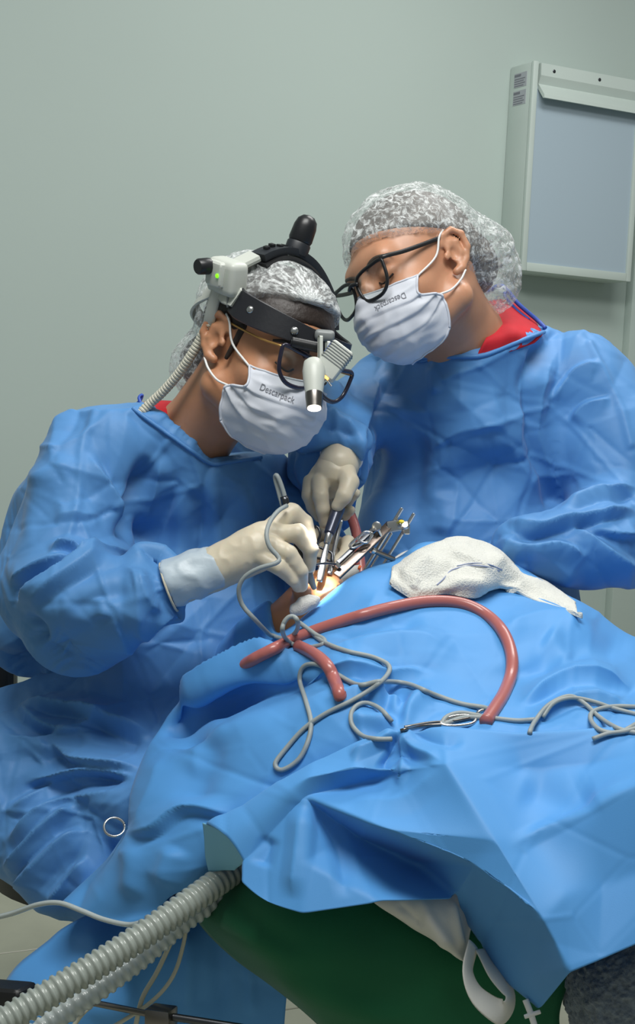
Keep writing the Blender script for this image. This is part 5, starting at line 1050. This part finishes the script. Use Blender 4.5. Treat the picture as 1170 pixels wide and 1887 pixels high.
# control box at the side
Mb = mat4(RL, TL) @ Matrix.Translation((.099, -.010, .082)) @ Matrix.Rotation(math.radians(22), 4, 'Y')
bx_ = rbox('control_box', (.030, .056, .046), Mb, 'plastic_grey', hl, .010, 4); rbox('box_plate', (.012, .034, .034), Mb @ Matrix.Translation((.016, -.004, .004)), 'plastic_grey', bx_, .006, 3)
Mk = Mb @ Matrix.Translation((.020, -.014, .012)) @ Matrix.Rotation(math.radians(90), 4, 'Y'); lathe('dimmer_knob', [(.0105, 0), (.0110, .003), (.0105, .017), (.009, .019)], Mk, 'plastic_black', bx_, 20)
lathe('indicator_light', [(.0028, 0), (.0026, .0015), (.001, .002)], Mb @ Matrix.Translation((.0222, .008, .004)) @ Matrix.Rotation(math.radians(90), 4, 'Y'), 'led_green', bx_, 12)
V, F = tube_mesh(curve_pts([(.110, -.016, .075), (.106, -.004, .072), (.100, .004, .062), (.094, .008, .045)], 6), .0016, 8); local(obj('lamp_wire', V, F, 'plastic_grey_dark', hl), RL, TL)
# cable from the box down the back
cbp = [(405, 522, 1.985), (396, 548, 1.99), (388, 580, 2.0), (384, 600, 2.01)]
Cc = PA(curve_pts(cbp, 6)); V, F = tube_mesh(Cc, .008, 10, flat=(RC[:, 2], .35)); obj('cable_guide', V, F, 'plastic_grey', hl)
C = curve_pts([(384, 594, 2.01), (372, 620, 2.02), (352, 655, 2.03), (328, 690, 2.045), (300, 722, 2.06), (275, 745, 2.07), (256, 764, 2.07)], 40); W = PA(C); seg = np.r_[0, np.cumsum(np.linalg.norm(np.diff(W, axis=0), axis=1))]; s = np.linspace(0, seg[-1], 420); W2 = np.stack([np.interp(s, seg, W[:, k_]) for k_ in range(3)], 1)
V, F = tube_mesh(W2, .0068 * (1 - .18 * np.clip(np.abs(((s / .0048) % 1) - .5) * 4 - .9, 0, 1)), 12); obj('coiled_cable', V, F, 'coil_cream', hl)
# the lamp itself
d0 = float(to_px(TL + RL @ np.array([0, .115, .05]))[2]) - .02
rbox('mount', (.026, .014, .018), mat4(frame_from(RC[:, 2] * .8 - RC[:, 1] * .2, RC[:, 0] - .1 * RC[:, 1]), P(598, 618, d0 + .012)), 'plastic_grey_dark', hl, .006, 4)
sb_ = rod('sight_barrel', (536, 630, d0 - .012), (590, 641, d0 - .004), 10, 'plastic_black', hl, bev=.15); rod('sight_lens', (535.3, 629.8, d0 - .0122), (537, 630.2, d0 - .012), 6.8, 'metal_dark', sb_, bev=.1)
for dx in (0, 14): M_ = mat4(frame_from(RC[:, 0] - .25 * RC[:, 2], RC[:, 1]), P(590 + dx, 652, d0 - .018)); rbox('clamp_plate', (.046 - dx * .001, .012, .004), M_, 'plastic_grey', hl, .004, 3)
ha, hb = P(634, 640, d0 - .02), P(594, 692, d0 - .022); M_, L_ = between(ha, hb)
hs = rbox('lamp_housing', (.031, .026, L_), M_ @ Matrix.Translation((0, 0, L_ / 2)), 'plastic_grey', hl, .004, 3); hs['label'] = 'ribbed grey lamp housing'
for q in range(7):
    rbox('cooling_fin', (.0325, .0275, .0016), M_ @ Matrix.Translation((0, 0, .004 + q * .0036)), 'plastic_grey_dark', hs, .0004, 1)
rbox('blue_tag', (.001, .008, .014), M_ @ Matrix.Translation((-.0160, .004, L_ * .28)), 'blue_label', hs, 0)
rbox('amber_slot', (.020, .004, .003), M_ @ Matrix.Translation((.0, .011, L_ + .0005)), 'lamp_amber', hs, .001, 1)
rod('adjust_pin', (600, 697, d0 - .03), (611, 712, d0 - .032), 1.6, 'metal', hl)
la, lb_ = P(578, 668, d0 - .03), P(579, 752, d0 - .055); M_, L_ = between(la, lb_)
br = lathe('lamp_barrel', [(.008, -.004), (.0125, .0), (.0145, .012), (.0132, .028), (.0112, .044)], M_, 'plastic_grey', hl, 24); lathe('lamp_ring', [(.0112, .044), (.0112, .049), (.0105, .056), (.0098, L_)], M_, 'metal_dull', hl, 24)
lathe('lamp_lens', [(.0088, L_ - .001), (.0085, L_ + .0008), (.003, L_ + .0016)], M_, 'lamp_glow', hl, 20)
sp_ = bpy.data.lights.new('headlamp_beam', 'SPOT'); sp_.energy = 12.0; sp_.spot_size = math.radians(17); sp_.spot_blend = .55; sp_.shadow_soft_size = .006; sp_.color = (1.0, .96, .9)
so = bpy.data.objects.new('headlamp_beam', sp_); link(so); src = P(580, 760, d0 - .058); tgt = P(586, 1066, 1.985); so.matrix_world = mat4(frame_from(src - tgt, RC[:, 0]), src)
